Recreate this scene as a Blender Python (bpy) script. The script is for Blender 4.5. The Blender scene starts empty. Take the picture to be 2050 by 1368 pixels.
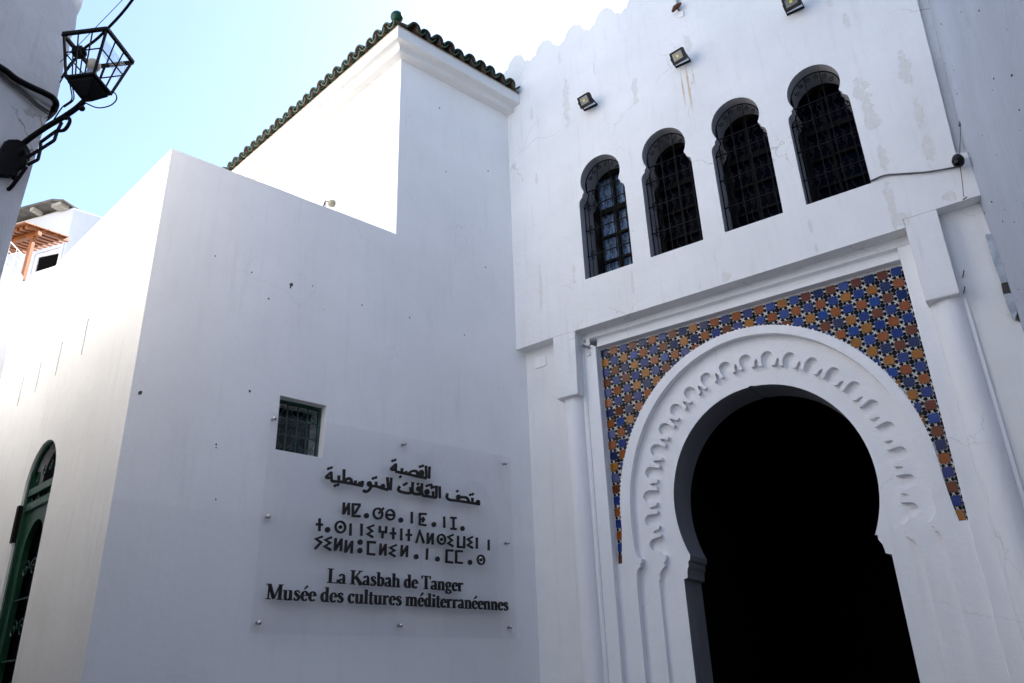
import bpy, bmesh, math, random, json
from mathutils import Vector, Matrix, noise
from mathutils.geometry import tessellate_polygon
random.seed(7)
R = math.radians
PI = math.pi
sc = bpy.context.scene
COL = sc.collection

# ---------------------------------------------------------------- camera
def az(a):  # horizontal unit vector, degrees clockwise from +Y
    return Vector((math.sin(R(a)), math.cos(R(a)), 0.0))
cam_d = bpy.data.cameras.new('camera'); cam = bpy.data.objects.new('camera', cam_d); COL.objects.link(cam)
cam_d.sensor_width = 36.0; cam_d.lens = 28.035; cam_d.clip_start = 0.05; cam_d.clip_end = 2000
pit, rol = R(23.8786), R(-2.0886)
fw = Vector((0, math.cos(pit), math.sin(pit))); up = Vector((0, -math.sin(pit), math.cos(pit))); rt = Vector((1, 0, 0))
rt2 = rt*math.cos(rol) + up*math.sin(rol); up2 = -rt*math.sin(rol) + up*math.cos(rol)
M3 = Matrix((rt2, up2, -fw)).transposed().to_4x4()
cam.matrix_world = Matrix.Translation((0, 0, 1.6)) @ M3
sc.camera = cam

# ---------------------------------------------------------------- light
SUN_AZ, SUN_EL = 47.0, 47.0
w = bpy.data.worlds.new("World"); sc.world = w; w.use_nodes = True
wn = w.node_tree.nodes; wl = w.node_tree.links
sky = wn.new('ShaderNodeTexSky'); sky.sky_type = 'NISHITA'; sky.sun_disc = False
sky.sun_elevation = R(SUN_EL); sky.sun_rotation = R(SUN_AZ)
sky.air_density = 1.0; sky.dust_density = 1.5; sky.ozone_density = 1.6
wn['Background'].inputs[1].default_value = 0.115
wl.new(sky.outputs[0], wn['Background'].inputs[0])
sd = bpy.data.lights.new('sun', 'SUN'); sun = bpy.data.objects.new('sun', sd); COL.objects.link(sun)
sd.energy = 5.0; sd.angle = R(0.5); sd.color = (1.0, 0.95, 0.88)
sdir = az(SUN_AZ)*math.cos(R(SUN_EL)) + Vector((0, 0, math.sin(R(SUN_EL))))
sun.rotation_euler = sdir.to_track_quat('Z', 'Y').to_euler()
sc.view_settings.view_transform = 'Standard'; sc.view_settings.look = 'None'
sc.view_settings.gamma = 1.0; sc.view_settings.exposure = 1.98; sc.view_settings.use_curve_mapping = False
sc.render.engine = 'CYCLES'
sc.cycles.max_bounces = 8; sc.cycles.diffuse_bounces = 6; sc.cycles.caustics_reflective = False

# ---------------------------------------------------------------- materials
class NT:
    def __init__(s, name):
        s.m = bpy.data.materials.new(name); s.m.use_nodes = True
        s.n = s.m.node_tree.nodes; s.l = s.m.node_tree.links; s.b = s.n['Principled BSDF']
        s.tc = s.n.new('ShaderNodeTexCoord')
    def new(s, t, **kw):
        n = s.n.new(t)
        for k, v in kw.items(): setattr(n, k, v)
        return n
    def inp(s, n, i, v):
        if isinstance(v, bpy.types.NodeSocket): s.l.new(v, n.inputs[i])
        else: n.inputs[i].default_value = v
    def noise(s, scale, detail=4, rough=.55, vec=None, stretch=None):
        n = s.new('ShaderNodeTexNoise'); n.inputs['Scale'].default_value = scale
        n.inputs['Detail'].default_value = detail; n.inputs['Roughness'].default_value = rough
        v = vec or s.tc.outputs['Object']
        if stretch:
            mp = s.new('ShaderNodeMapping'); mp.inputs['Scale'].default_value = stretch; s.l.new(v, mp.inputs[0]); v = mp.outputs[0]
        s.l.new(v, n.inputs['Vector']); return n
    def ramp(s, v, a, b, lo=0., hi=1.):
        n = s.new('ShaderNodeMapRange'); s.inp(n, 0, v)
        n.inputs[1].default_value = a; n.inputs[2].default_value = b; n.inputs[3].default_value = lo; n.inputs[4].default_value = hi
        return n.outputs[0]
    def math(s, op, a, b=0.):
        n = s.new('ShaderNodeMath', operation=op); s.inp(n, 0, a); s.inp(n, 1, b); return n.outputs[0]
    def mix(s, f, a, b, bt='MIX'):
        n = s.new('ShaderNodeMix', data_type='RGBA', blend_type=bt)
        s.inp(n, 0, f)
        for i, v in ((6, a), (7, b)):
            if isinstance(v, bpy.types.NodeSocket): s.l.new(v, n.inputs[i])
            else: n.inputs[i].default_value = (*v, 1) if len(v) == 3 else v
        return n.outputs[2]
    def bump(s, h, strength, dist, prev=None):
        n = s.new('ShaderNodeBump'); n.inputs['Strength'].default_value = strength; n.inputs['Distance'].default_value = dist
        s.l.new(h, n.inputs['Height'])
        if prev: s.l.new(prev, n.inputs['Normal'])
        return n.outputs[0]

def blobmask(t, blobs, wob=.55, soft=.12):
    """mask of irregular patches: blobs are (x, z, rx, rz) in the object's own coordinates"""
    nz = t.noise(9, 5, .65); nz2 = t.noise(2.3, 3)
    best = None
    for (x, z, rx, rz) in blobs:
        mp = t.new('ShaderNodeMapping', vector_type='TEXTURE')
        mp.inputs['Location'].default_value = (x, 0, z); mp.inputs['Scale'].default_value = (rx, 50, rz)
        t.l.new(t.tc.outputs['Object'], mp.inputs[0])
        ln = t.new('ShaderNodeVectorMath', operation='LENGTH'); t.l.new(mp.outputs[0], ln.inputs[0])
        best = ln.outputs['Value'] if best is None else t.math('MINIMUM', best, ln.outputs['Value'])
    d = t.math('ADD', best, t.math('MULTIPLY', t.math('SUBTRACT', nz.outputs[0], .5), wob*4))
    return t.ramp(d, .95+soft, .95-soft)

def plaster(name, base=(.80, .80, .80), patches=(), rust=(), band=None, rough_amp=1.0, grime=1.0, cracks=.6, streaks=0.):
    t = NT(name)
    n1 = t.noise(.9, 5, .6); n2 = t.noise(5, 6, .65); n3 = t.noise(60, 5, .7); n4 = t.noise(14, 4, .6)
    ns = t.noise(3.0, 6, .7, stretch=(4.0, 4.0, .35))
    col = t.mix(t.ramp(n1.outputs[0], .35, .7), base, tuple(c*(1-.11*grime) for c in base))
    warm = (base[0]*.90, base[1]*.885, base[2]*.86)
    col = t.mix(t.ramp(n2.outputs[0], .55, .78, 0, .45*grime), col, warm)
    col = t.mix(t.ramp(ns.outputs[0], .53, .78, 0, .5*grime), col, tuple(c*.84 for c in warm))
    # brush and roller marks
    nb = t.noise(26, 3, .6, stretch=(3.0, 3.0, .5))
    col = t.mix(t.ramp(nb.outputs[0], .5, .75, 0, .10*grime), col, tuple(c*.85 for c in base))
    # pinholes and flecks
    v = t.new('ShaderNodeTexVoronoi'); v.inputs['Scale'].default_value = 5.5; v.inputs['Randomness'].default_value = 1
    t.l.new(t.tc.outputs['Object'], v.inputs['Vector'])
    fleck = t.math('MULTIPLY', t.ramp(v.outputs['Distance'], .035, .015), t.ramp(n4.outputs[0], .54, .6))
    col = t.mix(t.math('MULTIPLY', fleck, .8*min(1, grime)), col, (.10, .09, .08))
    # hairline cracks
    dv = t.new('ShaderNodeVectorMath', operation='ADD'); sv = t.new('ShaderNodeVectorMath', operation='SCALE'); sv.inputs['Scale'].default_value = .35
    t.l.new(t.noise(3, 4).outputs['Color'], sv.inputs[0]); t.l.new(sv.outputs[0], dv.inputs[0]); t.l.new(t.tc.outputs['Object'], dv.inputs[1])
    vc = t.new('ShaderNodeTexVoronoi', feature='DISTANCE_TO_EDGE'); vc.inputs['Scale'].default_value = 1.1
    t.l.new(dv.outputs[0], vc.inputs['Vector'])
    crk = t.math('MULTIPLY', t.ramp(vc.outputs[0], .006, .001), t.ramp(t.noise(1.1, 2).outputs[0], .52, .6))
    col = t.mix(t.math('MULTIPLY', crk, cracks), col, (.33, .30, .28))
    h = t.math('ADD', t.math('MULTIPLY', n2.outputs[0], 1.0), t.math('MULTIPLY', n4.outputs[0], .35))
    if patches:
        mk = blobmask(t, patches, 1.1, .10)
        edge = t.math('MULTIPLY', t.ramp(mk, 0, .5), t.ramp(mk, 1.0, .5))
        n9 = t.noise(22, 5, .7)
        mk = t.math('MULTIPLY', mk, t.ramp(n9.outputs[0], .38, .5, .25, 1.0))
        col = t.mix(t.math('MULTIPLY', mk, .72), col, (base[0]*.82, base[1]*.80, base[2]*.755))
        col = t.mix(t.math('MULTIPLY', t.math('MULTIPLY', edge, t.ramp(n4.outputs[0], .45, .6)), .7), col, (.50, .47, .43))
        h = t.math('SUBTRACT', h, t.math('MULTIPLY', mk, .35))
    if rust:
        mk = blobmask(t, rust, .35, .5)
        col = t.mix(t.math('MULTIPLY', mk, .75), col, (.55, .33, .14))
    if band:
        sx = t.new('ShaderNodeSeparateXYZ'); t.l.new(t.tc.outputs['Object'], sx.inputs[0])
        zz = t.math('ADD', sx.outputs[2], t.math('MULTIPLY', t.math('SUBTRACT', n2.outputs[0], .5), .06))
        col = t.mix(t.ramp(zz, band+.02, band-.02, 0, .38), col, tuple(c*.86 for c in base))
    t.l.new(col, t.b.inputs['Base Color'])
    t.b.inputs['Roughness'].default_value = .93; t.b.inputs['Specular IOR Level'].default_value = .15
    b1 = t.bump(h, .4*rough_amp, .02)
    b2 = t.bump(n3.outputs[0], .28*rough_amp, .006, b1)
    t.l.new(b2, t.b.inputs['Normal'])
    return t.m

def simple(name, col, rough=.5, metal=0., var=.15, bump=.0, spec=.5, scale=20, coat=0.):
    t = NT(name); n = t.noise(scale, 4)
    c = t.mix(t.ramp(n.outputs[0], .3, .7), tuple(max(0, x*(1-var)) for x in col), tuple(min(1, x*(1+var)) for x in col))
    t.l.new(c, t.b.inputs['Base Color']); t.b.inputs['Metallic'].default_value = metal
    t.b.inputs['Specular IOR Level'].default_value = spec; t.b.inputs['Coat Weight'].default_value = coat
    t.l.new(t.ramp(n.outputs[0], .3, .7, rough*.8, min(1, rough*1.2)), t.b.inputs['Roughness'])
    if bump: t.l.new(t.bump(t.noise(scale*3, 4).outputs[0], bump, .004), t.b.inputs['Normal'])
    return t.m

def glaze(name, col, worn=.0, rough=.16):
    t = NT(name); t.b.inputs['Specular IOR Level'].default_value = .22; n = t.noise(30, 4); n2 = t.noise(90, 3); n3 = t.noise(7, 3)
    c = t.mix(t.ramp(n.outputs[0], .3, .75), tuple(x*.72 for x in col), tuple(min(1, x*1.25) for x in col))
    c = t.mix(t.ramp(n3.outputs[0], .35, .65, 0, .35), c, tuple(x*.6 for x in col))
    if worn: c = t.mix(t.ramp(n2.outputs[0], .66, .72, 0, worn), c, (.55, .5, .42))
    t.l.new(c, t.b.inputs['Base Color'])
    t.l.new(t.ramp(n.outputs[0], .3, .7, rough*.6, rough*1.8), t.b.inputs['Roughness'])
    t.l.new(t.bump(t.noise(22, 3).outputs[0], .35, .004), t.b.inputs['Normal'])
    return t.m

# ---------------------------------------------------------------- mesh helpers
def put(o, parent=None, kind=None, label=None):
    COL.objects.link(o)
    if parent: o.parent = parent
    if kind: o['kind'] = kind
    if label: o['label'] = label
    return o
def thing(name, label, cat, mat=None, group=None):
    o = bpy.data.objects.new(name, None); COL.objects.link(o); o.empty_display_size = .2
    if mat is not None: o.matrix_world = mat
    o['label'] = label; o['category'] = cat
    if group: o['group'] = group
    return o
def tag(o, label, cat, group=None):
    o['label'] = label; o['category'] = cat
    if group: o['group'] = group
    return o
class MB:
    """collects shapes and links them as one mesh object"""
    def __init__(s): s.bm = bmesh.new(); s.k = 0
    def poly(s, outer, holes=(), y0=0., y1=.1, mi=0):
        """outline in x, z extruded from y0 (front) to y1 (back)"""
        loops = [list(outer)] + [list(h) for h in holes]
        flat = [p for lp in loops for p in lp]
        tris = tessellate_polygon([[Vector((p[0], p[1], 0)) for p in lp] for lp in loops])
        f = [s.bm.verts.new((p[0], y0, p[1])) for p in flat]; b = [s.bm.verts.new((p[0], y1, p[1])) for p in flat]
        fs = []
        for t in tris:
            for vs in ([f[i] for i in t], [b[i] for i in reversed(t)]):
                try: fs.append(s.bm.faces.new(vs))
                except ValueError: pass
        i0 = 0
        for lp in loops:
            n = len(lp)
            for i in range(n):
                a, c = i0+i, i0+(i+1) % n
                try: fs.append(s.bm.faces.new((f[a], f[c], b[c], b[a])))
                except ValueError: pass
            i0 += n
        for q in fs: q.material_index = mi
        return s
    def box(s, x0, x1, y0, y1, z0, z1, mi=0):
        vs = [s.bm.verts.new(p) for p in ((x0,y0,z0),(x1,y0,z0),(x1,y1,z0),(x0,y1,z0),(x0,y0,z1),(x1,y0,z1),(x1,y1,z1),(x0,y1,z1))]
        for q in ((0,1,5,4),(1,2,6,5),(2,3,7,6),(3,0,4,7),(4,5,6,7),(3,2,1,0)):
            f = s.bm.faces.new([vs[i] for i in q]); f.material_index = mi
        return s
    def prism(s, pts, z0, z1, mi=0):
        """plan outline (x, y) extruded in z"""
        n = len(pts); tris = tessellate_polygon([[Vector((p[0], p[1], 0)) for p in pts]])
        a = [s.bm.verts.new((p[0], p[1], z0)) for p in pts]; b = [s.bm.verts.new((p[0], p[1], z1)) for p in pts]
        for t in tris:
            s.bm.faces.new([b[i] for i in t]); s.bm.faces.new([a[i] for i in reversed(t)])
        for i in range(n): s.bm.faces.new((a[i], a[(i+1) % n], b[(i+1) % n], b[i]))
        return s
    def tube(s, pts, r, n=6, closed=False, caps=True, mi=0):
        pts = [Vector(p) for p in pts]; rings = []; N = len(pts); prev = None
        for i, p in enumerate(pts):
            if closed: d = (pts[(i+1) % N] - pts[i-1])
            else: d = pts[min(i+1, N-1)] - pts[max(i-1, 0)]
            d = d.normalized() if d.length > 1e-9 else Vector((0, 0, 1))
            if prev is None:
                a = d.orthogonal().normalized()
            else:
                a = prev - d*prev.dot(d); a = a.normalized() if a.length > 1e-6 else d.orthogonal().normalized()
            prev = a; b = d.cross(a)
            rr = r[i] if isinstance(r, (list, tuple)) else r
            rings.append([s.bm.verts.new(p + (a*math.cos(2*PI*k/n) + b*math.sin(2*PI*k/n))*rr) for k in range(n)])
        m = N if closed else N-1
        for i in range(m):
            A, B = rings[i], rings[(i+1) % N]
            for k in range(n):
                f = s.bm.faces.new((A[k], A[(k+1) % n], B[(k+1) % n], B[k])); f.smooth = n > 5; f.material_index = mi
        if caps and not closed:
            for q in (rings[0][::-1], rings[-1]):
                f = s.bm.faces.new(q); f.material_index = mi
        return s
    def lathe(s, prof, c=(0, 0, 0), n=24, a0=0., a1=2*PI, mi=0):
        """profile of (r, z) turned about z"""
        full = abs(a1-a0-2*PI) < 1e-6; m = n if full else n+1; rings = []
        for r, z in prof:
            rings.append([s.bm.verts.new((c[0]+r*math.cos(a0+(a1-a0)*k/n), c[1]+r*math.sin(a0+(a1-a0)*k/n), c[2]+z)) for k in range(m)])
        for A, B in zip(rings, rings[1:]):
            for k in range(n):
                try:
                    f = s.bm.faces.new((A[k], A[(k+1) % m], B[(k+1) % m], B[k])); f.smooth = True; f.material_index = mi
                except ValueError: pass
        return s
    def ball(s, c, r, n=14, sq=(1, 1, 1), mi=0):
        g = bmesh.ops.create_uvsphere(s.bm, u_segments=n, v_segments=max(6, n//2), radius=1.)
        for v in g['verts']: v.co = Vector((c[0]+v.co.x*r*sq[0], c[1]+v.co.y*r*sq[1], c[2]+v.co.z*r*sq[2]))
        for f in {f for v in g['verts'] for f in v.link_faces}: f.smooth = True; f.material_index = mi
        return s
    def xf(s, M): s.bm.transform(M); return s
    def build(s, name, mats, parent=None, bevel=0., seg=2, kind=None, label=None):
        bmesh.ops.recalc_face_normals(s.bm, faces=s.bm.faces[:])
        me = bpy.data.meshes.new(name); s.bm.to_mesh(me); s.bm.free()
        for m in (mats if isinstance(mats, (list, tuple)) else [mats]): me.materials.append(m)
        o = bpy.data.objects.new(name, me); put(o, parent, kind, label)
        if bevel:
            md = o.modifiers.new('bevel', 'BEVEL'); md.width = bevel; md.segments = seg; md.limit_method = 'ANGLE'; md.angle_limit = R(40)
            md.harden_normals = False
        return o
def frame(o, x):  # matrix with origin o, local x axis x, z up, y into the wall
    x = Vector(x).normalized(); z = Vector((0, 0, 1)); y = z.cross(x)
    m = Matrix((x, y, z)).transposed().to_4x4(); m.translation = Vector(o); return m
def ell(cx, cz, a, b, t0, t1, n):
    return [(cx+a*math.cos(R(t0+(t1-t0)*i/n)), cz+b*math.sin(R(t0+(t1-t0)*i/n))) for i in range(n+1)]
def smooth_path(pts, n=6):
    """Catmull-Rom through the points"""
    P = [Vector(p) for p in pts]; P = [P[0]*2-P[1]] + P + [P[-1]*2-P[-2]]; out = []
    for i in range(1, len(P)-2):
        for k in range(n):
            t = k/n; a, b, c, d = P[i-1], P[i], P[i+1], P[i+2]
            out.append(.5*((2*b)+(c-a)*t+(2*a-5*b+4*c-d)*t*t+(3*b-a-3*c+d)*t**3))
    out.append(P[-2]); return out

DATA = json.loads(r'''{"arabic":[[["s",[[2.802,3.667],[2.8,3.547]]]],[["s",[[2.76,3.669],[2.768,3.548]]],["s",[[2.77,3.547],[2.671,3.549],[2.555,3.556],[2.414,3.561]]],["s",[[2.555,3.56],[2.6,3.592],[2.651,3.595],[2.668,3.552]]],["c",[2.708,3.59],0.03],["s",[[2.671,3.553],[2.732,3.565]]],["s",[[2.531,3.582],[2.532,3.557]]],["s",[[2.485,3.602],[2.48,3.557]]],["s",[[2.412,3.638],[2.414,3.561]]],["s",[[2.41,3.629],[2.366,3.583],[2.383,3.574],[2.413,3.586]]],["d",[2.375,3.658]],["d",[2.402,3.67]],["d",[2.691,3.651]],["d",[2.719,3.661]],["d",[2.465,3.518]]],[["s",[[1.74,3.462],[1.752,3.376]]],["s",[[1.74,3.456],[1.698,3.412],[1.715,3.402],[1.746,3.412]]],["s",[[1.752,3.378],[1.88,3.385],[2.066,3.378]]],["s",[[1.819,3.438],[1.822,3.382]]],["s",[[1.867,3.502],[1.872,3.385]]],["s",[[1.872,3.389],[1.91,3.424],[1.944,3.416],[1.95,3.38]]],["s",[[1.987,3.416],[1.991,3.379]]],["s",[[2.031,3.411],[2.034,3.379]]],["s",[[2.06,3.422],[2.063,3.38]]],["d",[1.786,3.343]],["d",[1.813,3.354]],["d",[1.711,3.485]],["d",[1.738,3.498]]],[["c",[2.135,3.405],0.026],["s",[[2.156,3.398],[2.148,3.371],[2.131,3.346],[2.106,3.33],[2.072,3.335]]],["s",[[2.15,3.387],[2.205,3.393],[2.275,3.383],[2.336,3.376]]],["s",[[2.204,3.434],[2.207,3.393]]],["c",[2.278,3.403],0.022],["s",[[2.325,3.493],[2.339,3.377]]],["d",[2.172,3.462]],["d",[2.2,3.474]]],[["s",[[2.367,3.495],[2.364,3.376]]]],[["s",[[2.463,3.427],[2.449,3.395],[2.478,3.376],[2.585,3.378],[2.583,3.435]]],["d",[2.512,3.448]],["d",[2.537,3.464]]],[["s",[[2.61,3.486],[2.612,3.385],[2.697,3.38]]],["c",[2.679,3.432],0.026],["s",[[2.704,3.428],[2.697,3.38]]],["d",[2.669,3.476]]],[["s",[[2.716,3.488],[2.719,3.383],[2.791,3.372],[2.886,3.371]]],["c",[2.776,3.414],0.028],["s",[[2.847,3.427],[2.852,3.376]]],["s",[[2.885,3.489],[2.889,3.373]]],["d",[2.771,3.472]],["d",[2.799,3.483]],["d",[2.825,3.487]],["d",[2.828,3.461]],["d",[2.849,3.47]]],[["s",[[2.925,3.488],[2.928,3.37]]]],[["s",[[3.021,3.429],[3.013,3.392],[3.05,3.369],[3.159,3.372],[3.424,3.369]]],["c",[3.155,3.409],0.026],["s",[[3.19,3.414],[3.26,3.414],[3.29,3.373]]],["s",[[3.33,3.423],[3.331,3.374]]],["c",[3.402,3.388],0.024],["d",[3.14,3.468]],["d",[3.304,3.451]],["d",[3.335,3.462]]]],"tifinagh":[[["s",[[1.884,3.205],[1.886,3.099]]],["s",[[1.935,3.207],[1.935,3.1]]],["s",[[1.888,3.106],[1.932,3.199]]]],[["s",[[2.051,3.205],[1.974,3.2],[1.98,3.096],[2.056,3.101]]],["s",[[2.046,3.201],[1.996,3.118]]]],[["c",[2.118,3.113],0.024]],[["r",[2.237,3.146],0.052],["s",[[2.245,3.15],[2.295,3.202]]]],[["r",[2.369,3.149],0.05],["s",[[2.322,3.144],[2.418,3.151]]]],[["c",[2.484,3.112],0.024]],[["s",[[2.605,3.202],[2.606,3.094]]]],[["s",[[2.771,3.199],[2.695,3.193],[2.696,3.094],[2.77,3.093]]],["s",[[2.713,3.143],[2.754,3.145]]],["s",[[2.733,3.168],[2.731,3.116]]]],[["c",[2.859,3.11],0.024]],[["s",[[2.98,3.198],[2.982,3.091]]]],[["s",[[3.093,3.198],[3.093,3.091]]],["s",[[3.056,3.196],[3.128,3.199]]],["s",[[3.058,3.09],[3.128,3.092]]]],[["c",[3.202,3.105],0.024]],[["s",[[1.658,3.04],[1.663,2.933]]],["s",[[1.628,2.986],[1.691,2.99]]]],[["c",[1.739,2.951],0.024]],[["r",[1.862,2.987],0.053],["c",[1.862,2.987],0.016]],[["s",[[1.961,3.028],[1.965,2.922]]]],[["s",[[2.072,3.037],[2.074,2.93]]]],[["s",[[2.2,3.037],[2.139,3.01],[2.183,2.982],[2.136,2.953],[2.194,2.929]]]],[["s",[[2.261,3.036],[2.263,2.986],[2.328,2.985],[2.329,3.04]]],["s",[[2.293,2.986],[2.292,2.929]]]],[["s",[[2.405,3.036],[2.406,2.93]]],["s",[[2.372,2.982],[2.434,2.985]]]],[["s",[[2.492,3.037],[2.493,2.928]]]],[["s",[[2.574,3.039],[2.576,2.929]]],["s",[[2.544,2.984],[2.609,2.987]]]],[["s",[[2.659,2.92],[2.697,3.032],[2.746,2.924]]]],[["s",[[2.791,3.026],[2.789,2.921]]],["s",[[2.847,3.027],[2.845,2.921]]],["s",[[2.792,2.929],[2.843,3.019]]]],[["r",[2.949,2.978],0.05],["c",[2.949,2.978],0.016]],[["s",[[3.09,3.035],[3.027,3.009],[3.074,2.98],[3.025,2.948],[3.088,2.924]]]],[["s",[[3.148,3.03],[3.145,2.924],[3.22,2.926],[3.224,3.032]]]],[["s",[[3.329,3.037],[3.265,3.008],[3.312,2.981],[3.263,2.952],[3.327,2.928]]]],[["s",[[3.381,3.034],[3.377,2.925]]]],[["s",[[3.531,3.027],[3.528,2.921]]]],[["s",[[1.696,2.89],[1.635,2.865],[1.685,2.84],[1.631,2.78]]]],[["s",[[1.783,2.892],[1.724,2.865],[1.772,2.843],[1.721,2.809],[1.783,2.784]]]],[["s",[[1.823,2.888],[1.823,2.782]]],["s",[[1.88,2.89],[1.879,2.783]]],["s",[[1.826,2.79],[1.877,2.883]]]],[["s",[[1.924,2.88],[1.925,2.773]]],["s",[[1.985,2.879],[1.984,2.771]]],["s",[[1.928,2.78],[1.982,2.872]]]],[["c",[2.065,2.875],0.024]],[["c",[2.066,2.802],0.024]],[["s",[[2.224,2.885],[2.145,2.884],[2.148,2.78],[2.221,2.78]]]],[["s",[[2.276,2.882],[2.274,2.778]]],["s",[[2.328,2.882],[2.328,2.778]]],["s",[[2.277,2.786],[2.325,2.874]]]],[["s",[[2.444,2.883],[2.376,2.854],[2.424,2.831],[2.374,2.804],[2.433,2.779]]]],[["s",[[2.502,2.887],[2.499,2.784]]],["s",[[2.561,2.888],[2.558,2.783]]],["s",[[2.502,2.792],[2.558,2.88]]]],[["c",[2.661,2.794],0.024]],[["s",[[2.785,2.88],[2.78,2.775]]]],[["c",[2.903,2.791],0.024]],[["s",[[3.088,2.884],[3.01,2.88],[3.007,2.773],[3.085,2.771]]]],[["s",[[3.201,2.886],[3.125,2.882],[3.122,2.776],[3.2,2.775]]]],[["c",[3.29,2.788],0.024]],[["r",[3.428,2.822],0.048],["c",[3.428,2.822],0.016]]],"patch":[[0.85,9.162,0.029,0.104],[0.902,8.419,0.073,0.35],[1.828,8.097,0.054,0.2],[0.371,5.964,0.029,0.28],[0.399,7.468,0.024,0.093],[4.186,7.775,0.054,0.087],[4.566,6.941,0.073,0.223],[4.574,6.416,0.054,0.186],[4.56,6.015,0.068,0.154],[4.178,6.583,0.085,0.304],[4.118,6.929,0.073,0.087],[4.15,5.574,0.054,0.252],[4.207,5.387,0.063,0.099],[3.434,5.63,0.024,0.107],[1.534,5.616,0.024,0.15],[0.824,5.982,0.029,0.113],[2.562,5.365,0.085,0.05],[4.178,6.929,0.098,0.058],[4.187,6.069,0.054,0.159],[0.377,8.52,0.024,0.142],[2.554,8.433,0.061,0.126],[4.612,5.467,0.073,0.061],[3.444,5.357,0.02,0.052],[1.327,8.727,0.02,0.098],[4.083,8.105,0.034,0.064]],"arm":{"main":[[-2.974,3.944,4.762],[-2.924,3.932,4.813],[-2.809,3.905,4.884],[-2.72,3.884,4.925],[-2.633,3.864,4.976],[-2.578,3.851,5.026]],"rails":[[[-2.902,3.927,4.672],[-2.811,3.905,4.717],[-2.728,3.886,4.764]],[[-2.88,3.922,4.616],[-2.813,3.906,4.64]],[[-2.896,3.925,4.68],[-2.847,3.914,4.699],[-2.814,3.906,4.713]],[[-2.824,3.908,4.772],[-2.732,3.887,4.835]]],"posts":[[[-2.814,3.906,4.713],[-2.813,3.906,4.64]],[[-2.824,3.908,4.772],[-2.814,3.906,4.713]],[[-2.723,3.885,4.833],[-2.728,3.886,4.764]],[[-2.723,3.885,4.833],[-2.705,3.88,4.895]]],"scroll":[[-2.732,3.887,4.835],[-2.681,3.875,4.827],[-2.658,3.869,4.848],[-2.648,3.867,4.89],[-2.665,3.871,4.919],[-2.689,3.877,4.918]],"curl":[[-2.969,3.943,4.744],[-2.928,3.933,4.726],[-2.906,3.928,4.678],[-2.906,3.928,4.622],[-2.943,3.937,4.591],[-2.959,3.94,4.527]],"curl2":[[-2.885,3.923,4.604],[-2.915,3.93,4.543],[-2.961,3.941,4.468],[-2.991,3.948,4.458]],"knob":[-2.583,3.852,4.973]},"cable_thick":[[-3.083,3.632,5.179],[-3.046,3.708,5.185],[-3.026,3.747,5.184],[-3.003,3.796,5.176],[-2.964,3.876,5.185],[-2.924,3.957,5.203],[-2.897,4.013,5.209],[-2.884,4.039,5.183],[-2.925,4.093,5.173],[-2.934,4.074,5.119],[-2.946,4.049,5.062]],"cable_thin":[[-3.084,3.653,5.189],[-3.05,3.723,5.162],[-3.012,3.799,5.143],[-2.999,3.826,5.143],[-2.96,3.906,5.123],[-2.935,3.958,5.107],[-2.903,4.023,5.104]],"wire1":[[-2.115,3.629,6.13],[-2.31,3.686,5.678],[-2.492,3.747,5.466],[-2.617,3.807,5.42],[-2.701,3.846,5.391]],"wire2":[[-2.124,3.623,5.989],[-2.355,3.657,5.649],[-2.538,3.716,5.461],[-2.708,3.841,5.445],[-2.845,3.928,5.421]],"loop":[[-2.559,3.823,4.993],[-2.495,3.864,4.983],[-2.442,3.898,5.025],[-2.418,3.913,5.084],[-2.428,3.907,5.126],[-2.451,3.893,5.131]],"lampwires":[[-2.665,3.774,5.169],[-2.637,3.793,5.068],[-2.625,3.802,4.997],[-2.655,3.781,4.924],[-2.7,3.798,4.846]],"fcable":[[4.036,-0.015,5.871],[4.157,-0.015,5.88],[4.279,-0.015,5.844],[4.475,-0.015,5.775],[4.63,-0.015,5.739],[4.765,-0.015,5.717]],"wire3":[[4.893,-0.06,6.134],[4.855,-0.06,5.988],[4.794,-0.06,5.747],[4.766,-0.06,5.549],[4.741,-0.06,5.394]],"nails":[[4.398,0.14,4.352],[4.496,0.14,4.607],[4.523,0.14,4.753],[0.478,0.14,4.556],[4.278,0.14,4.053],[4.405,0.14,3.953]],"strip":{"plate":[[4.78,5.065],[4.795,5.074],[4.828,5.058],[4.845,5.019],[4.843,4.814],[4.837,4.595],[4.783,4.596],[4.776,4.753],[4.776,4.914]],"hole":[[4.783,4.6],[4.841,4.596],[4.847,4.481],[4.774,4.495]],"low":[[4.777,4.497],[4.845,4.488],[4.84,4.394],[4.833,4.316],[4.798,4.252],[4.781,4.284],[4.776,4.414]],"low2":[[4.828,4.406],[4.845,4.389],[4.847,4.273],[4.833,4.229],[4.814,4.266],[4.819,4.321]]}}''')

# ---------------------------------------------------------------- frames of the walls
C0 = Vector((.048, 8.5, 0)); xF = az(123.622); xM = az(48.482); xL = az(133.123)
ML = C0 - xM*4.06
FM = frame(C0, xF); MM = frame(ML, xM); LM = frame(ML, xL); L2M = frame(ML + xM*2.38, xL)

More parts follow.
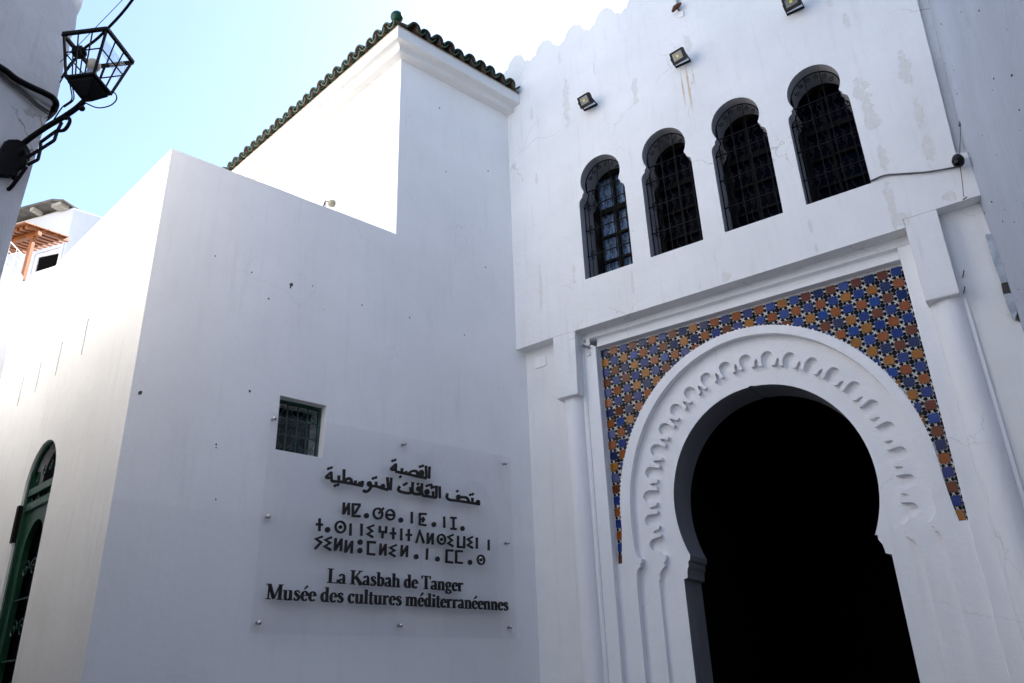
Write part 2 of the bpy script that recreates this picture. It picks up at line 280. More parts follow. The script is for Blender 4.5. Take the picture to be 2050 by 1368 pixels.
P = {}
P['facade'] = plaster('facade_plaster', (.82, .82, .815), cracks=.4, patches=[(a, b_, c*.62, d*.9) for a, b_, c, d in DATA['patch']], rust=[(2.405, 7.84, .009, .20), (2.475, 7.83, .012, .27), (2.545, 7.95, .005, .10)])
P['portal'] = plaster('portal_plaster', (.87, .87, .88), grime=.55, cracks=.25)
P['reveal'] = plaster('shaded_reveal_plaster', (.40, .40, .42), grime=1.2, cracks=.1)  # window reveals: deep shade put into the grey colour
P['museum'] = plaster('museum_plaster', (.92, .905, .89), band=3.02, grime=.75, cracks=.12, rough_amp=.45)
P['alley'] = plaster('alley_plaster', (.80, .795, .77), grime=.9, rough_amp=.5, patches=[(-3.8, 5.2, .012, .5), (-3.83, 4.7, .02, .35)], cracks=.12)
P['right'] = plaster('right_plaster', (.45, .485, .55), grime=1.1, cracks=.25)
P['left'] = plaster('left_plaster', (.78, .77, .77), grime=2.2, cracks=1., rough_amp=.9)
P['far'] = plaster('far_plaster', (.58, .61, .66), grime=.8)
P['cornice'] = plaster('cornice_plaster', (.80, .79, .77), grime=.8, cracks=.2)
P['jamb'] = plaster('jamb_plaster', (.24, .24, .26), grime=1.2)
blk = simple('black_iron', (.004, .004, .005), .6, 0., bump=.3, spec=.12)
blk_plastic = simple('black_housing', (.009, .009, .010), .5, spec=.25)
dark_wood = simple('dark_wood', (.006, .005, .004), .7, bump=.3, spec=.12)
dark_room = simple('dark_interior', (.006, .006, .006), .95, spec=0.)  # near black: darkness of unlit rooms painted into the colour
letter_m = simple('letter_bronze', (.014, .010, .008), .45, .0, spec=.35)
steel = simple('brushed_steel', (.55, .54, .52), .22, 1.)
green_p = simple('green_paint', (.004, .042, .019), .38, bump=.2)
green_iron = simple('green_iron', (.006, .045, .028), .45)
timber = simple('orange_timber', (.19, .055, .009), .6, var=.3, bump=.3, scale=12)
slab_m = simple('weathered_slab', (.34, .32, .28), .9, var=.35, bump=.5, scale=8)
white_p = simple('white_paint', (.78, .78, .78), .5)
terra = simple('terracotta', (.065, .032, .016), .8, var=.4, bump=.4, scale=25)
tgreen = glaze('green_glaze', (.006, .050, .030), .3, .22)
mortar = simple('lime_mortar', (.56, .50, .40), .95, var=.25, bump=.6, scale=30)
zinc = simple('galvanised_plate', (.36, .38, .41), .5, .6, var=.3, bump=.6, scale=14)
rope_m = simple('old_cable', (.11, .10, .09), .8, var=.4)
glassy = simple('lamp_glass_grey', (.13, .14, .13), .15, spec=.6)
chip_y = simple('led_chip', (.55, .50, .06), .4)
rusty = simple('rusty_iron', (.10, .035, .018), .8, var=.5)
globe_m = simple('opal_globe', (.74, .66, .50), .3, var=.04)
t = NT('pane_glass'); t.b.inputs['Base Color'].default_value = (.001, .0015, .005, 1); t.b.inputs['Roughness'].default_value = .3; t.b.inputs['Specular IOR Level'].default_value = .02
pane_m = t.m
t = NT('curtain_cloth'); n_ = t.noise(10, 3, stretch=(7, 7, .4))
t.l.new(t.mix(t.ramp(n_.outputs[0], .35, .65), (.05, .10, .19), (.26, .36, .52)), t.b.inputs['Base Color']); t.b.inputs['Roughness'].default_value = .9
curtain_m = t.m
t = NT('dark_curtain_cloth'); n_ = t.noise(12, 3, stretch=(6, 6, .6))
t.l.new(t.mix(t.ramp(n_.outputs[0], .5, .7), (.002, .002, .004), (.006, .010, .05)), t.b.inputs['Base Color'])
curtain_d = t.m
# clear acrylic sheet: see-through with a faint grey tint and mirror-like gloss
t = NT('acrylic_sheet'); t.n.remove(t.b)
tr = t.new('ShaderNodeBsdfTransparent'); tr.inputs[0].default_value = (.988, .988, .99, 1)
gl = t.new('ShaderNodeBsdfGlossy'); gl.inputs['Roughness'].default_value = .02
fr = t.new('ShaderNodeFresnel'); fr.inputs[0].default_value = 1.49
mx = t.new('ShaderNodeMixShader'); gm = t.new('ShaderNodeNewGeometry'); ff = t.math('MULTIPLY', fr.outputs[0], t.math('SUBTRACT', 1.0, gm.outputs['Backfacing']))
t.l.new(ff, mx.inputs[0]); t.l.new(tr.outputs[0], mx.inputs[1]); t.l.new(gl.outputs[0], mx.inputs[2])
t.l.new(mx.outputs[0], t.n['Material Output'].inputs[0]); acrylic = t.m
t = NT('lantern_glass'); t.n.remove(t.b)
tr = t.new('ShaderNodeBsdfTransparent'); tr.inputs[0].default_value = (.90, .92, .92, 1)
gl = t.new('ShaderNodeBsdfGlossy'); gl.inputs['Roughness'].default_value = .1
mx = t.new('ShaderNodeMixShader'); mx.inputs[0].default_value = .12; t.l.new(tr.outputs[0], mx.inputs[1]); t.l.new(gl.outputs[0], mx.inputs[2])
t.l.new(mx.outputs[0], t.n['Material Output'].inputs[0]); lamp_glass = t.m

# ---------------------------------------------------------------- ground
t = NT('street_paving'); bk = t.new('ShaderNodeTexBrick'); bk.inputs['Scale'].default_value = 1.6
bk.inputs['Color1'].default_value = (.10, .095, .09, 1); bk.inputs['Color2'].default_value = (.07, .068, .065, 1); bk.inputs['Mortar'].default_value = (.08, .08, .07, 1)
t.l.new(t.tc.outputs['Object'], bk.inputs['Vector']); t.l.new(bk.outputs[0], t.b.inputs['Base Color']); t.b.inputs['Roughness'].default_value = .8
t.l.new(t.bump(bk.outputs['Fac'], -.5, .01), t.b.inputs['Normal'])
MB().box(-300, 300, -300, 300, -.5, 0).build('ground', t.m, kind='structure')

# ================================================================ museum building (sign wall, alley wall, tower)
mus = thing('museum_building', 'smooth white museum building with green tiled eaves, on the left of the arched gate', 'building', MM)
def loc(M):  # matrix of another wall's frame, seen from the museum's frame
    return MM.inverted() @ M
def uneven(a, b, step=.3, amp=.006):
    a = Vector(a); b = Vector(b); n = max(1, int((b-a).length/step)); nn = Vector((-(b-a).y, (b-a).x)).normalized()
    return [tuple(a.lerp(b, i/n) + nn*(random.uniform(-amp, amp) if i else 0)) for i in range(n)]
# sign wall with the tower front above it, one plaster face
outer = [(0, 0), (4.6, 0), (4.6, 8.70)] + [(2.38, 8.70)] + uneven((2.38, 6.19), (0, 6.19)) + [(0, 6.19)]
win = [(1.232, 3.60), (1.680, 3.595), (1.690, 4.088), (1.232, 4.092)]
MB().poly(outer, [win], 0, .30).build('sign_wall', P['museum'], mus, bevel=.012)
# alley wall
door = [(-2.24, .15), (-2.24, 3.50)] + [(-1.85-.39*math.cos(PI*i/14), 3.50+.40*math.sin(PI*i/14)) for i in range(1, 14)] + [(-1.46, 3.50), (-1.46, .15)]
slots = [(-1.37, 4.61, 4.98), (-2.03, 4.60, 4.96), (-2.60, 4.58, 4.92), (-3.14, 4.58, 4.92)]
sl = [[(x-.018, a), (x-.018, b), (x+.018, b), (x+.018, a)] for x, a, b in slots]
m = MB().poly([(-18, 0), (0, 0)] + uneven((0, 6.19), (-8, 6.19), .35, .008) + [(-8, 6.19), (-18, 6.19)], [door]+sl, 0, .30); m.xf(loc(LM)); m.build('alley_wall', P['alley'], mus, bevel=.014)
# the solid behind both faces, with its roof terrace
def plan(*pts):
    inv = MM.inverted(); return [tuple((inv @ p)[:2]) for p in pts]
A_ = ML + xM*.45 - xL*.35; 
MB().prism(plan(ML + xM*.5 - xL*.32, ML + xM*4.5 - xL*.32 - xM*.0, ML + xM*4.5 - xL*17, ML + xM*.5 - xL*17), 0, 5.95).build('terrace', slab_m, mus)
m = MB().poly([(-7.5, 5.0), (0, 5.0), (0, 8.70), (-7.5, 8.70)], [], 0, .30); m.xf(loc(L2M)); m.build('tower_wall', P['alley'], mus, bevel=.012)
MB().prism(plan(ML + xM*2.85 - xL*.32, ML + xM*4.9 - xL*.32, ML + xM*4.9 - xL*7.3, ML + xM*2.85 - xL*7.3), 5.95, 8.72).build('tower_core', slab_m, mus)
# window niche and alley door
m = MB().box(1.15, 1.75, .301, .95, 3.5, 4.2); m.build('window_niche', dark_room, mus)
wn_ = MB().poly([(1.20, 3.57), (1.70, 3.57), (1.72, 4.12), (1.20, 4.12)], [[(1.262, 3.625), (1.655, 3.620), (1.665, 4.062), (1.262, 4.068)]], .09, .12).build('small_window', green_iron, mus)
m = MB()
for x in (1.36, 1.462, 1.56): m.box(x-.006, x+.006, .10, .112, 3.61, 4.08)
for z in (3.78, 3.93): m.box(1.25, 1.67, .102, .110, z-.005, z+.005)
m.build('window_bar', green_iron, wn_)
def spiral(cx, cz, r, turns, a0, y, s=1, n=18):
    return [(cx+r*(1-.8*i/n)*math.cos(a0+s*2*PI*turns*i/n), y, cz+r*(1-.8*i/n)*math.sin(a0+s*2*PI*turns*i/n)) for i in range(n+1)]
m = MB()
for cx in (1.31, 1.41, 1.51, 1.61):
    s_ = 1 if cx in (1.31, 1.51) else -1
    m.tube(spiral(cx, 3.90, .042, 1.6, PI/2, .10, s_), .004, 4); m.tube(spiral(cx, 3.80, .04, 1.6, -PI/2, .10, -s_), .004, 4)
    m.tube(spiral(cx, 3.665, .026, 1.4, PI/2, .10, s_), .0035, 4); m.tube(spiral(cx, 4.02, .024, 1.4, -PI/2, .10, s_), .0035, 4)
for cx in (1.36, 1.56):
    m.tube([(cx-.09, .10, 3.78), (cx-.06, .10, 3.70), (cx, .10, 3.65), (cx+.06, .10, 3.70), (cx+.09, .10, 3.78)], .004, 4)
    m.tube([(cx-.09, .10, 3.94), (cx, .10, 4.03), (cx+.09, .10, 3.94)], .004, 4)
m.build('window_scrollwork', green_iron, wn_, kind='stuff')

inl = loc(LM)
leaf = MB().poly([(-2.24, .15), (-1.46, .15), (-1.46, 3.30), (-2.24, 3.30)], [[(-2.10, .9)] + [(-1.85-.25*math.cos(PI*i/12), 2.85+.33*math.sin(PI*i/12)) for i in range(0, 13)] + [(-1.60, .9)]], .055, .11).xf(inl).build('green_door', green_p, mus, bevel=.004)
MB().box(-2.2, -1.5, .13, .16, .2, 3.9).xf(inl).build('door_glass', pane_m, leaf)
m = MB()
for z in (3.33, 3.47): m.box(-2.26, -1.44, .03, .10, z-.035, z+.035)
for x in (-2.225, -1.475): m.box(x-.03, x+.03, .02, .10, .15, 3.86)
m.tube([(p[0], .045, p[1]) for p in door[1:-1]], .022, 6)
m.xf(inl).build('door_frame', green_p, leaf, bevel=.004)
m = MB()
for i in range(5):
    x = -2.15+.15*i; m.tube(spiral(x, 3.40, .034, 1.3, 0, .06, 1 if i % 2 else -1), .005, 4)
    m.tube(spiral(x+.05, 3.60+.06*math.sin(PI*i/4), .05, 1.3, 1.5, .06, 1 if i % 2 else -1), .005, 4)
for i in range(4):
    z = 1.0+.5*i; m.box(-2.1, -1.6, .07, .08, z-.006, z+.006)
    m.tube(spiral(-1.95, z+.25, .09, 1.4, 0, .07, 1), .005, 4); m.tube(spiral(-1.75, z+.25, .09, 1.4, PI, .07, -1), .005, 4)
m.xf(inl).build('door_scrollwork', green_iron, leaf, kind='stuff')
MB().box(-2.29, -2.225, -.015, .05, 3.02, 3.36).xf(inl).build('door_hinge_post', dark_wood, leaf)

# cornice: profile carried round the corner
def corner_sweep(prof, back, along):
    """profile of (offset, z) along the tower's alley face and round to its front"""
    bm = MB(); rows = []
    nL_ = -(loc(L2M).to_3x3() @ Vector((0, 1, 0))); xL_ = loc(L2M).to_3x3() @ Vector((1, 0, 0)); o = loc(L2M).translation
    nM_ = Vector((0, -1, 0)); xM_ = Vector((1, 0, 0))
    for d, z in prof:
        # mitre: point on both offset lines
        a = o + nL_*d; b = o + nM_*d
        # a + s*xL_ = b + t*xM_
        den = xL_.x*(-xM_.y) + xM_.x*xL_.y
        s_ = ((b.x-a.x)*(-xM_.y) + xM_.x*(b.y-a.y))/den
        mit = a + xL_*s_
        r = []
        for k in range(13): r.append(Vector((*(a - xL_*back + (mit-(a-xL_*back))*(k/12))[:2], z)))
        for k in range(1, 9): r.append(Vector((*(mit + ((b+xM_*along)-mit)*(k/8))[:2], z)))
        rows.append([bm.bm.verts.new(p) for p in r])
    for A, B in zip(rows, rows[1:]):
        for k in range(len(A)-1): bm.bm.faces.new((A[k], A[k+1], B[k+1], B[k]))
    return bm
prof = [(-.05, 8.63), (.0, 8.640), (.095, 8.655), (.105, 8.665), (.105, 8.705), (.112, 8.722), (.130, 8.736), (.150, 8.742), (.188, 8.744), (.2, 8.755), (.2, 8.885), (.19, 8.90), (-.05, 8.905)]
corner_sweep(prof, 7.4, 1.98).build('cornice', P['cornice'], mus)
# mortar bed and the eaves tiles
corner_sweep([(.05, 8.90), (.165, 8.893), (.20, 8.912), (.17, 8.945), (-.05, 8.97)], 7.4, 1.98).build('mortar_bed', mortar, mus)
def eave_tile(L=.46, r=.082, th=.014, up=True, n=10):
    """half-round clay tile: length along +y, opening down (cover) or up (pan); glazed outside"""
    bm = MB(); s = 1 if up else -1; secs = []
    for y, rr in ((0, r), (L*.5, r*.95), (L, r*.88)):
        out = [Vector((math.cos(PI*i/n)*rr, y, s*math.sin(PI*i/n)*rr*1.02)) for i in range(n+1)]
        inn = [Vector((math.cos(PI*i/n)*(rr-th), y, s*math.sin(PI*i/n)*(rr-th)*1.02)) for i in range(n+1)]
        secs.append(([bm.bm.verts.new(p) for p in out], [bm.bm.verts.new(p) for p in inn]))
    for (o1, i1), (o2, i2) in zip(secs, secs[1:]):
        for k in range(n):
            f = bm.bm.faces.new((o1[k], o1[k+1], o2[k+1], o2[k])); f.smooth = True; f.material_index = 0 if up else 1
            f = bm.bm.faces.new((i1[k], i2[k], i2[k+1], i1[k+1])); f.smooth = True; f.material_index = 1 if up else 0
        for k in (0, n): f = bm.bm.faces.new((o1[k], o2[k], i2[k], i1[k])); f.material_index = 1
    o1, i1 = secs[0]
    for k in range(n): f = bm.bm.faces.new((o1[k], i1[k], i1[k+1], o1[k+1])); f.material_index = 2
    o1, i1 = secs[-1]
    for k in range(n): f = bm.bm.faces.new((o1[k], o1[k+1], i1[k+1], i1[k])); f.material_index = 1
    return bm
edge_m = simple('tile_lip', (.018, .060, .034), .35, var=.6, scale=40)
cover = eave_tile().build('roof_tile', [tgreen, terra, edge_m], mus)
pan = eave_tile(up=False, r=.070).build('roof_tile', [tgreen, terra, edge_m], mus)
def lay(src, M, first):
    o = src if first else put(src.copy(), mus); o.matrix_basis = M
first = [True, True]
def row(Mw, x0, step, n, d):
    base_ = loc(Mw)
    for i in range(n):
        x = x0 + step*i + random.uniform(-.008, .008)
        j = Matrix.Rotation(random.uniform(-.05, .05), 4, 'Z') @ Matrix.Rotation(R(17)+random.uniform(-.03, .03), 4, 'X')
        lay(cover, base_ @ Matrix.Translation((x, -d+random.uniform(-.015, .015), 8.945+random.uniform(-.006, .006))) @ j, first[0]); first[0] = False
        if i < n-1 or True:
            j = Matrix.Rotation(random.uniform(-.05, .05), 4, 'Z') @ Matrix.Rotation(R(17), 4, 'X')
            lay(pan, base_ @ Matrix.Translation((x+step/2, -d-.01+random.uniform(-.012, .012), 8.980)) @ j, first[1]); first[1] = False
row(L2M, -7.2, .1715, 43, .25)
row(frame(ML + xM*2.38, xM), .02, .1685, 10, .25)
# hipped roof behind the eaves, running up from the tiles
o = loc(L2M).translation
rp = MB(); a = plan(ML+xM*2.15-xL*(-.2), ML+xM*4.9-xL*(-.2), ML+xM*4.9-xL*7.4, ML+xM*2.15-xL*7.4)
vs = [rp.bm.verts.new((*p, 8.93)) for p in a]; c1 = plan(ML+xM*3.5-xL*1.2, ML+xM*3.5-xL*6.2); r1 = [rp.bm.verts.new((*p, 9.33)) for p in c1]
for q in ((vs[0], vs[1], r1[0]), (vs[1], vs[2], r1[1], r1[0]), (vs[2], vs[3], r1[1]), (vs[3], vs[0], r1[0], r1[1])): rp.bm.faces.new(q)
rp.build('roof_slope', tgreen, mus)
cc = plan(ML+xM*2.20+xL*.16)[0]
MB().ball((cc[0]+.0, cc[1]+.02, 9.095), .078, 20, (1, 1, .95)).tube([(cc[0]+.04, cc[1]+.10, 9.04), (cc[0]+.2, cc[1]+.5, 9.14)], .075, 12).build('corner_finial', tgreen, mus)
# little dark chips in the sign wall
m = MB()
for px, pz, s in ((1.241, 5.206, .022), (1.237, 5.17, .012), (1.037, 4.995, .012), (.507, 5.257, .008), (.073, 3.867, .020), (.951, 4.074, .017), (.718, 3.557, .010), (.72, 3.53, .008), (.767, 3.109, .009), (2.577, 5.245, .011), (2.008, 5.22, .010), (3.301, 5.239, .010), (.852, 5.205, .009), (1.46, 5.26, .008), (3.7, 7.6, .012), (3.05, 7.3, .010), (2.95, 8.2, .012), (3.62, 6.2, .01)):
    k = random.randint(6, 8); m.poly([(px+s*random.uniform(.4, 1)*math.cos(2*PI*i/k), pz+1.3*s*random.uniform(.4, 1)*math.sin(2*PI*i/k)) for i in range(k)], [], -.002, .01)
m.build('plaster_chips', simple('dark_chip', (.06, .055, .055), .9), mus, kind='stuff')

# ================================================================ gatehouse
gate = thing('gatehouse', 'tall white kasbah gatehouse with a tiled horseshoe arch and four small arched windows', 'gatehouse', FM)
CX = 2.51
# merlons along the top
top = [(-.30, 9.42), (-.06, 9.42)]
x = -.03
def merlon(x):
    return [(x, 9.415), (x+.012, 9.448), (x+.055, 9.452), (x+.07, 9.50), (x+.12, 9.585), (x+.19, 9.63), (x+.26, 9.615), (x+.31, 9.56), (x+.335, 9.50), (x+.352, 9.452), (x+.40, 9.448), (x+.412, 9.415)]
tops = []
while x < 5.0:
    j = random.uniform(-.01, .01); tops += [(a, b-.02+j) for a, b in merlon(x)]; x += .4555
tops = [p for p in tops if p[0] < 4.93]
hw = [(0, 0), (0, 1.0), (.008, 1.045), (.03, 1.07), (.048, 1.085), (.052, 1.12), (.068, 1.135), (.072, 1.165)] + ell(.30, 1.29, .262, .278, 208, -28, 22) + [(.528, 1.165), (.532, 1.135), (.548, 1.12), (.552, 1.085), (.57, 1.07), (.592, 1.045), (.60, 1.0), (.60, 0)]
WX = [.966, 1.777, 2.610, 3.436]; WZ = 5.858
wins = [[(x+a, WZ+b) for a, b in hw] for x in WX]
outer = [(-.30, 5.25), (.0, 5.255), (.495, 5.273), (.786, 5.272), (4.211, 5.305), (4.485, 5.393), (4.83, 5.395), (4.80, 5.86), (4.755, 5.885), (4.79, 6.7), (4.83, 7.67), (4.90, 9.38)]
outer = [(-.30, 5.25), (.0, 5.255), (.495, 5.273), (.786, 5.272), (4.211, 5.305), (4.211, 5.392), (4.485, 5.393), (4.90, 5.395), (4.88, 5.83), (4.752, 5.87), (4.79, 6.7), (4.83, 7.67), (4.92, 9.38)]
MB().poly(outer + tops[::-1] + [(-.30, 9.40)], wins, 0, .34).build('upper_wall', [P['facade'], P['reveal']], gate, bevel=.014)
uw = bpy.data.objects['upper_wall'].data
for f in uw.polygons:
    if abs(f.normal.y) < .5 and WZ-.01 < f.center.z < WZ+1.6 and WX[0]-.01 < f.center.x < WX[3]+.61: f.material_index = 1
# the vertical chase between the gatehouse and the house on the right
MB().box(4.70, 5.10, .075, .36, 5.80, 9.40).build('chase_back', P['left'], gate)
# impost blocks over the columns
MB().poly([(.503, 4.530), (.768, 4.536), (.786, 5.271), (.497, 5.272)], [], -.003, .33).build('impost_block', P['facade'], gate, bevel=.010)
MB().poly([(4.212, 4.564), (4.478, 4.561), (4.486, 5.391), (4.213, 5.391)], [], -.003, .33).build('impost_block', P['facade'], gate, bevel=.010)
MB().lathe([(.122, 0), (.120, 2.2), (.116, 4.0), (.116, 4.56)], (.638, .165, 0), 32).build('engaged_column', P['portal'], gate)
MB().lathe([(.138, 0), (.134, 2.2), (.130, 4.0), (.130, 4.59)], (4.362, .175, 0), 32).build('engaged_column', P['portal'], gate)
# plain walls beside the columns
MB().box(-.4, .80, .14, .80, 0, 5.42).build('side_wall', P['facade'], gate)
MB().poly([(4.23, 0), (5.3, 0), (5.2, 5.5), (4.23, 5.5)], [], .14, .80).build('side_wall', P['facade'], gate)
# flat band framing the tiles
MB().poly([(.795, 0), (.935, 0), (.945, 5.095), (.79, 5.19)], [], .155, .45).build('frame_band', P['portal'], gate, bevel=.006)
MB().poly([(4.085, 0), (4.26, 0), (4.24, 5.26), (4.095, 5.22)], [], .160, .45).build('frame_band', P['portal'], gate, bevel=.006)
MB().poly([(.762, 0), (.79, 0), (.785, 4.55), (.765, 4.55)], [], .135, .3).build('column_fillet', P['portal'], gate, bevel=.006)
MB().poly([(4.475, 0), (4.515, 0), (4.512, 4.57), (4.482, 4.57)], [], .118, .3).build('column_fillet', P['portal'], gate, bevel=.006)
# head mouldings under the soffit
def hbar(name, prof, xa, xb, tilt=.010, mat=None):
    b = MB(); A = [b.bm.verts.new((xa, y, z)) for y, z in prof]; B = [b.bm.verts.new((xb, y, z+tilt)) for y, z in prof]
    n = len(prof)
    for i in range(n): b.bm.faces.new((A[i], A[(i+1) % n], B[(i+1) % n], B[i]))
    b.bm.faces.new(A[::-1]); b.bm.faces.new(B)
    return b.build(name, mat or P['portal'], gate, bevel=.004)
hbar('head_moulding', [(.165, 5.34), (.165, 5.262), (.158, 5.235), (.150, 5.205), (.185, 5.198), (.45, 5.198), (.45, 5.34)], .74, 4.25)
hbar('head_moulding', [(.19, 5.21), (.205, 5.185), (.205, 5.16), (.185, 5.105), (.180, 5.095), (.225, 5.088), (.45, 5.088), (.45, 5.21)], .945, 4.092)
# tile panel
t = NT('zellige_white'); n1 = t.noise(60, 3)
t.l.new(t.mix(t.ramp(n1.outputs[0], .3, .7), (.48, .47, .44), (.70, .69, .66)), t.b.inputs['Base Color']); t.b.inputs['Roughness'].default_value = .4; t.b.inputs['Specular IOR Level'].default_value = .2
zw = t.m
zel = MB().poly([(.93, 2.70), (1.07, 2.70), (1.07, 3.2)] + ell(2.505, 3.2, 1.435, 1.635, 178, 2, 40) + [(3.94, 3.2), (3.94, 2.70), (4.11, 2.70), (4.11, 5.11), (.93, 5.11)], [], .2565, .45).build('tile_panel', zw, gate)
blues = [glaze('blue_glaze', c) for c in ((.006, .026, .17), (.010, .044, .23), (.003, .013, .085))]
ochres = [glaze('ochre_glaze', c, .15) for c in ((.27, .064, .003), (.32, .115, .005), (.14, .028, .002))]
zb = glaze('black_glaze', (.002, .002, .005)); zb.node_tree.nodes['Principled BSDF'].inputs['Specular IOR Level'].default_value = .08
def sq(mat):
    s = .0405; b = MB(); vs = [b.bm.verts.new(p) for p in ((-s, 0, -s), (s, 0, -s), (s, 0, s), (-s, 0, s))]
    bk = [b.bm.verts.new((v.co.x*1.02, .008, v.co.z*1.02)) for v in vs]
    b.bm.faces.new(vs)
    for i in range(4): b.bm.faces.new((vs[i], bk[i], bk[(i+1) % 4], vs[(i+1) % 4]))
    return b
bits = MB(); PU, PV, U0, V0 = .1165, .1175, .998, 5.030
srcs = {}
def inside(x, z):  # hidden behind the arch band
    if z > 3.2: return ((x-2.505)/1.445)**2 + ((z-3.2)/1.645)**2 < 1
    return 1.035 + .0*(z) < x < 3.965
def hexa(b, x, z, rx, rz, n=8, a0=PI/8, y=.2515):
    if hid(x, z, 1.405, 1.622) or x > 4.10 or z < 2.71: return
    b.poly([(x+rx*math.cos(a0+2*PI*i/n), z+rz*math.sin(a0+2*PI*i/n)) for i in range(n)], [], y, .258)
def hid(x, z, a, b):
    return (((x-2.505)/a)**2 + ((z-3.2)/b)**2 < 1) if z > 3.2 else 2.505-a < x < 2.505+a
cand = []
for i in range(0, 28):
    for j in range(0, 21):
        x, z = U0+PU*i, V0-PV*j
        if z < 2.72 or x > 4.12: continue
        if not hid(x, z, 1.425, 1.640): cand.append((i, j, x, z))
for (i, j, x, z) in cand:
    blue = (i+j) % 2 == 0
    key = (blue, random.choices((0, 1, 2), (5, 3, 3))[0])
    M_ = Matrix.Translation((x+random.uniform(-.002, .002), .2505+random.uniform(-.001, .0008), z+random.uniform(-.002, .002))) @ Matrix.Rotation(random.uniform(-.03, .03), 4, 'Y') @ Matrix.Rotation(random.uniform(-.07, .07), 4, 'X') @ Matrix.Rotation(random.uniform(-.07, .07), 4, 'Z')
    if key not in srcs:
        o = sq(None).build('tile', (blues if blue else ochres)[key[1]], zel); srcs[key] = o
    else: o = put(srcs[key].copy(), zel)
    o.matrix_basis = M_
    # small black pieces of the lattice between the squares
    gx, gz = x+PU/2, z-PV/2
    if (i+j) % 2 == 0: hexa(bits, gx, gz, .0235, .0235)
    else:
        for sx_, sz_ in ((1, 1), (1, -1), (-1, 1), (-1, -1)):
            hexa(bits, gx+sx_*.0, gz+sz_*.0, .0001, .0001, 3) if False else None
        for a, b_ in ((.022, 0), (-.022, 0), (0, .022), (0, -.022)): hexa(bits, gx+a, gz+b_, .011, .011, 4, 0)
    for dz in (-.022, .022): hexa(bits, gx, z+dz, .0185, .0140, 6, 0)
    for dx in (-.022, .022): hexa(bits, x+dx, gz, .0140, .0185, 6, PI/2)
    for dz in (-.0, ):
        hexa(bits, gx-.0145, z, .005, .008, 4, 0); hexa(bits, gx+.0145, z, .005, .008, 4, 0)
        hexa(bits, x, gz-.0145, .008, .005, 4, 0); hexa(bits, x, gz+.0145, .008, .005, 4, 0)
bits.build('lattice_pieces', zb, zel, kind='stuff')

# the arch: outer band A, scalloped ring B, inner ring C
def hook(x0, side):  # corbel outline going down the pier, x measured from the centre line
    return x0
OUT = [(1.000, 2.752), (1.012, 2.9), (1.030, 3.1)] + ell(2.505, 3.2, 1.475, 1.675, 178, 2, 60) + [(3.985, 3.1), (4.0, 2.9), (4.018, 2.752)]
inner = [(1.131, 0), (1.140, 2.5), (1.146, 2.60), (1.152, 2.655), (1.172, 2.690), (1.196, 2.705), (1.200, 2.715), (1.190, 2.722), (1.192, 2.732), (1.206, 2.738), (1.216, 2.776), (1.190, 2.786), (1.165, 2.815), (1.152, 2.86), (1.143, 3.0), (1.139, 3.1)]
a_in = inner + ell(CX, 3.2, 1.368, 1.588, 178, 2, 60) + [(2*CX-x+.0, z) for x, z in inner[::-1]]
pieceA = [(.925, 0), (.932, 2.752)] + OUT + [(4.10, 2.752), (4.12, 0)] + a_in[::-1]
MB().poly(pieceA, [], .236, .42).build('arch_band', P['portal'], gate, bevel=.005)
# uneven tooled lip along the outer edge of the tiles
lip = MB()
for i_ in range(0, 120):
    tt = R(-2+184*i_/119); rr_ = random.uniform(-.004, .006)
    p_ = (2.505+(1.477+rr_)*math.cos(tt), 3.2+(1.677+rr_)*math.sin(tt)); k = 6; s0 = random.uniform(.003, .010)
    lip.poly([(p_[0]+s0*random.uniform(.6, 1.4)*math.cos(2*PI*q/k), p_[1]+s0*random.uniform(.6, 1.4)*math.sin(2*PI*q/k)) for q in range(k)], [], .238, .262)
lip.build('plaster_splashes', P['portal'], gate, kind='stuff')
# scallops
def on_arc(t, s, r):
    """point by angle t on the ring, shifted s along it and r outwards"""
    c = Vector((CX + 1.115*math.cos(R(t)), 3.2 + 1.285*math.sin(R(t)))); tg = Vector((-1.115*math.sin(R(t)), 1.285*math.cos(R(t)))).normalized()
    nn = Vector((tg.y, -tg.x)); p = c - tg*s + nn*r; return (p.x, p.y)
NL = 21; t0, t1 = 192.5, -12.5; st = (t1-t0)/(NL-1); ring = []
for k in range(NL):
    t_ = t0 + st*k
    if k > 0:
        tm = t_ - st/2
        ring += [on_arc(tm, -.058, .004), on_arc(tm, -.050, -.006), on_arc(tm, -.030, -.002), on_arc(tm, -.016, .012), on_arc(tm, -.018, .035), on_arc(tm, -.011, .058), on_arc(tm, 0, .078), on_arc(tm, .011, .058), on_arc(tm, .018, .035), on_arc(tm, .016, .012), on_arc(tm, .030, -.002), on_arc(tm, .050, -.006), on_arc(tm, .058, .004)]
    ring += [on_arc(t_, -.059, .045)] + [on_arc(t_, -.061*math.cos(PI*i/12), .082+.062*math.sin(PI*i/12)) for i in range(0, 13)] + [on_arc(t_, .059, .045)]
pier = [(1.333, 0), (1.338, 2.4), (1.340, 2.565), (1.356, 2.575), (1.350, 2.612), (1.362, 2.64), (1.395, 2.675), (1.424, 2.695), (1.412, 2.702), (1.412, 2.728), (1.428, 2.735), (1.440, 2.762), (1.440, 2.792), (1.408, 2.798), (1.385, 2.812), (1.372, 2.835)]
bI = pier + ring[1:-1] + [(2*CX-x, z) for x, z in pier[::-1]]
bO = [(1.10, 0), (1.10, 3.2)] + ell(CX, 3.2, 1.42, 1.64, 178, 2, 40) + [(3.92, 3.2), (3.92, 0)]
MB().poly(bO + bI[::-1], [], .315, .52).build('scalloped_ring', P['portal'], gate, bevel=.004)
dl = [(1.576, 0), (1.576, 2.555), (1.615, 2.565), (1.618, 2.60), (1.624, 2.644), (1.640, 2.672), (1.640, 2.715), (1.660, 2.728)]
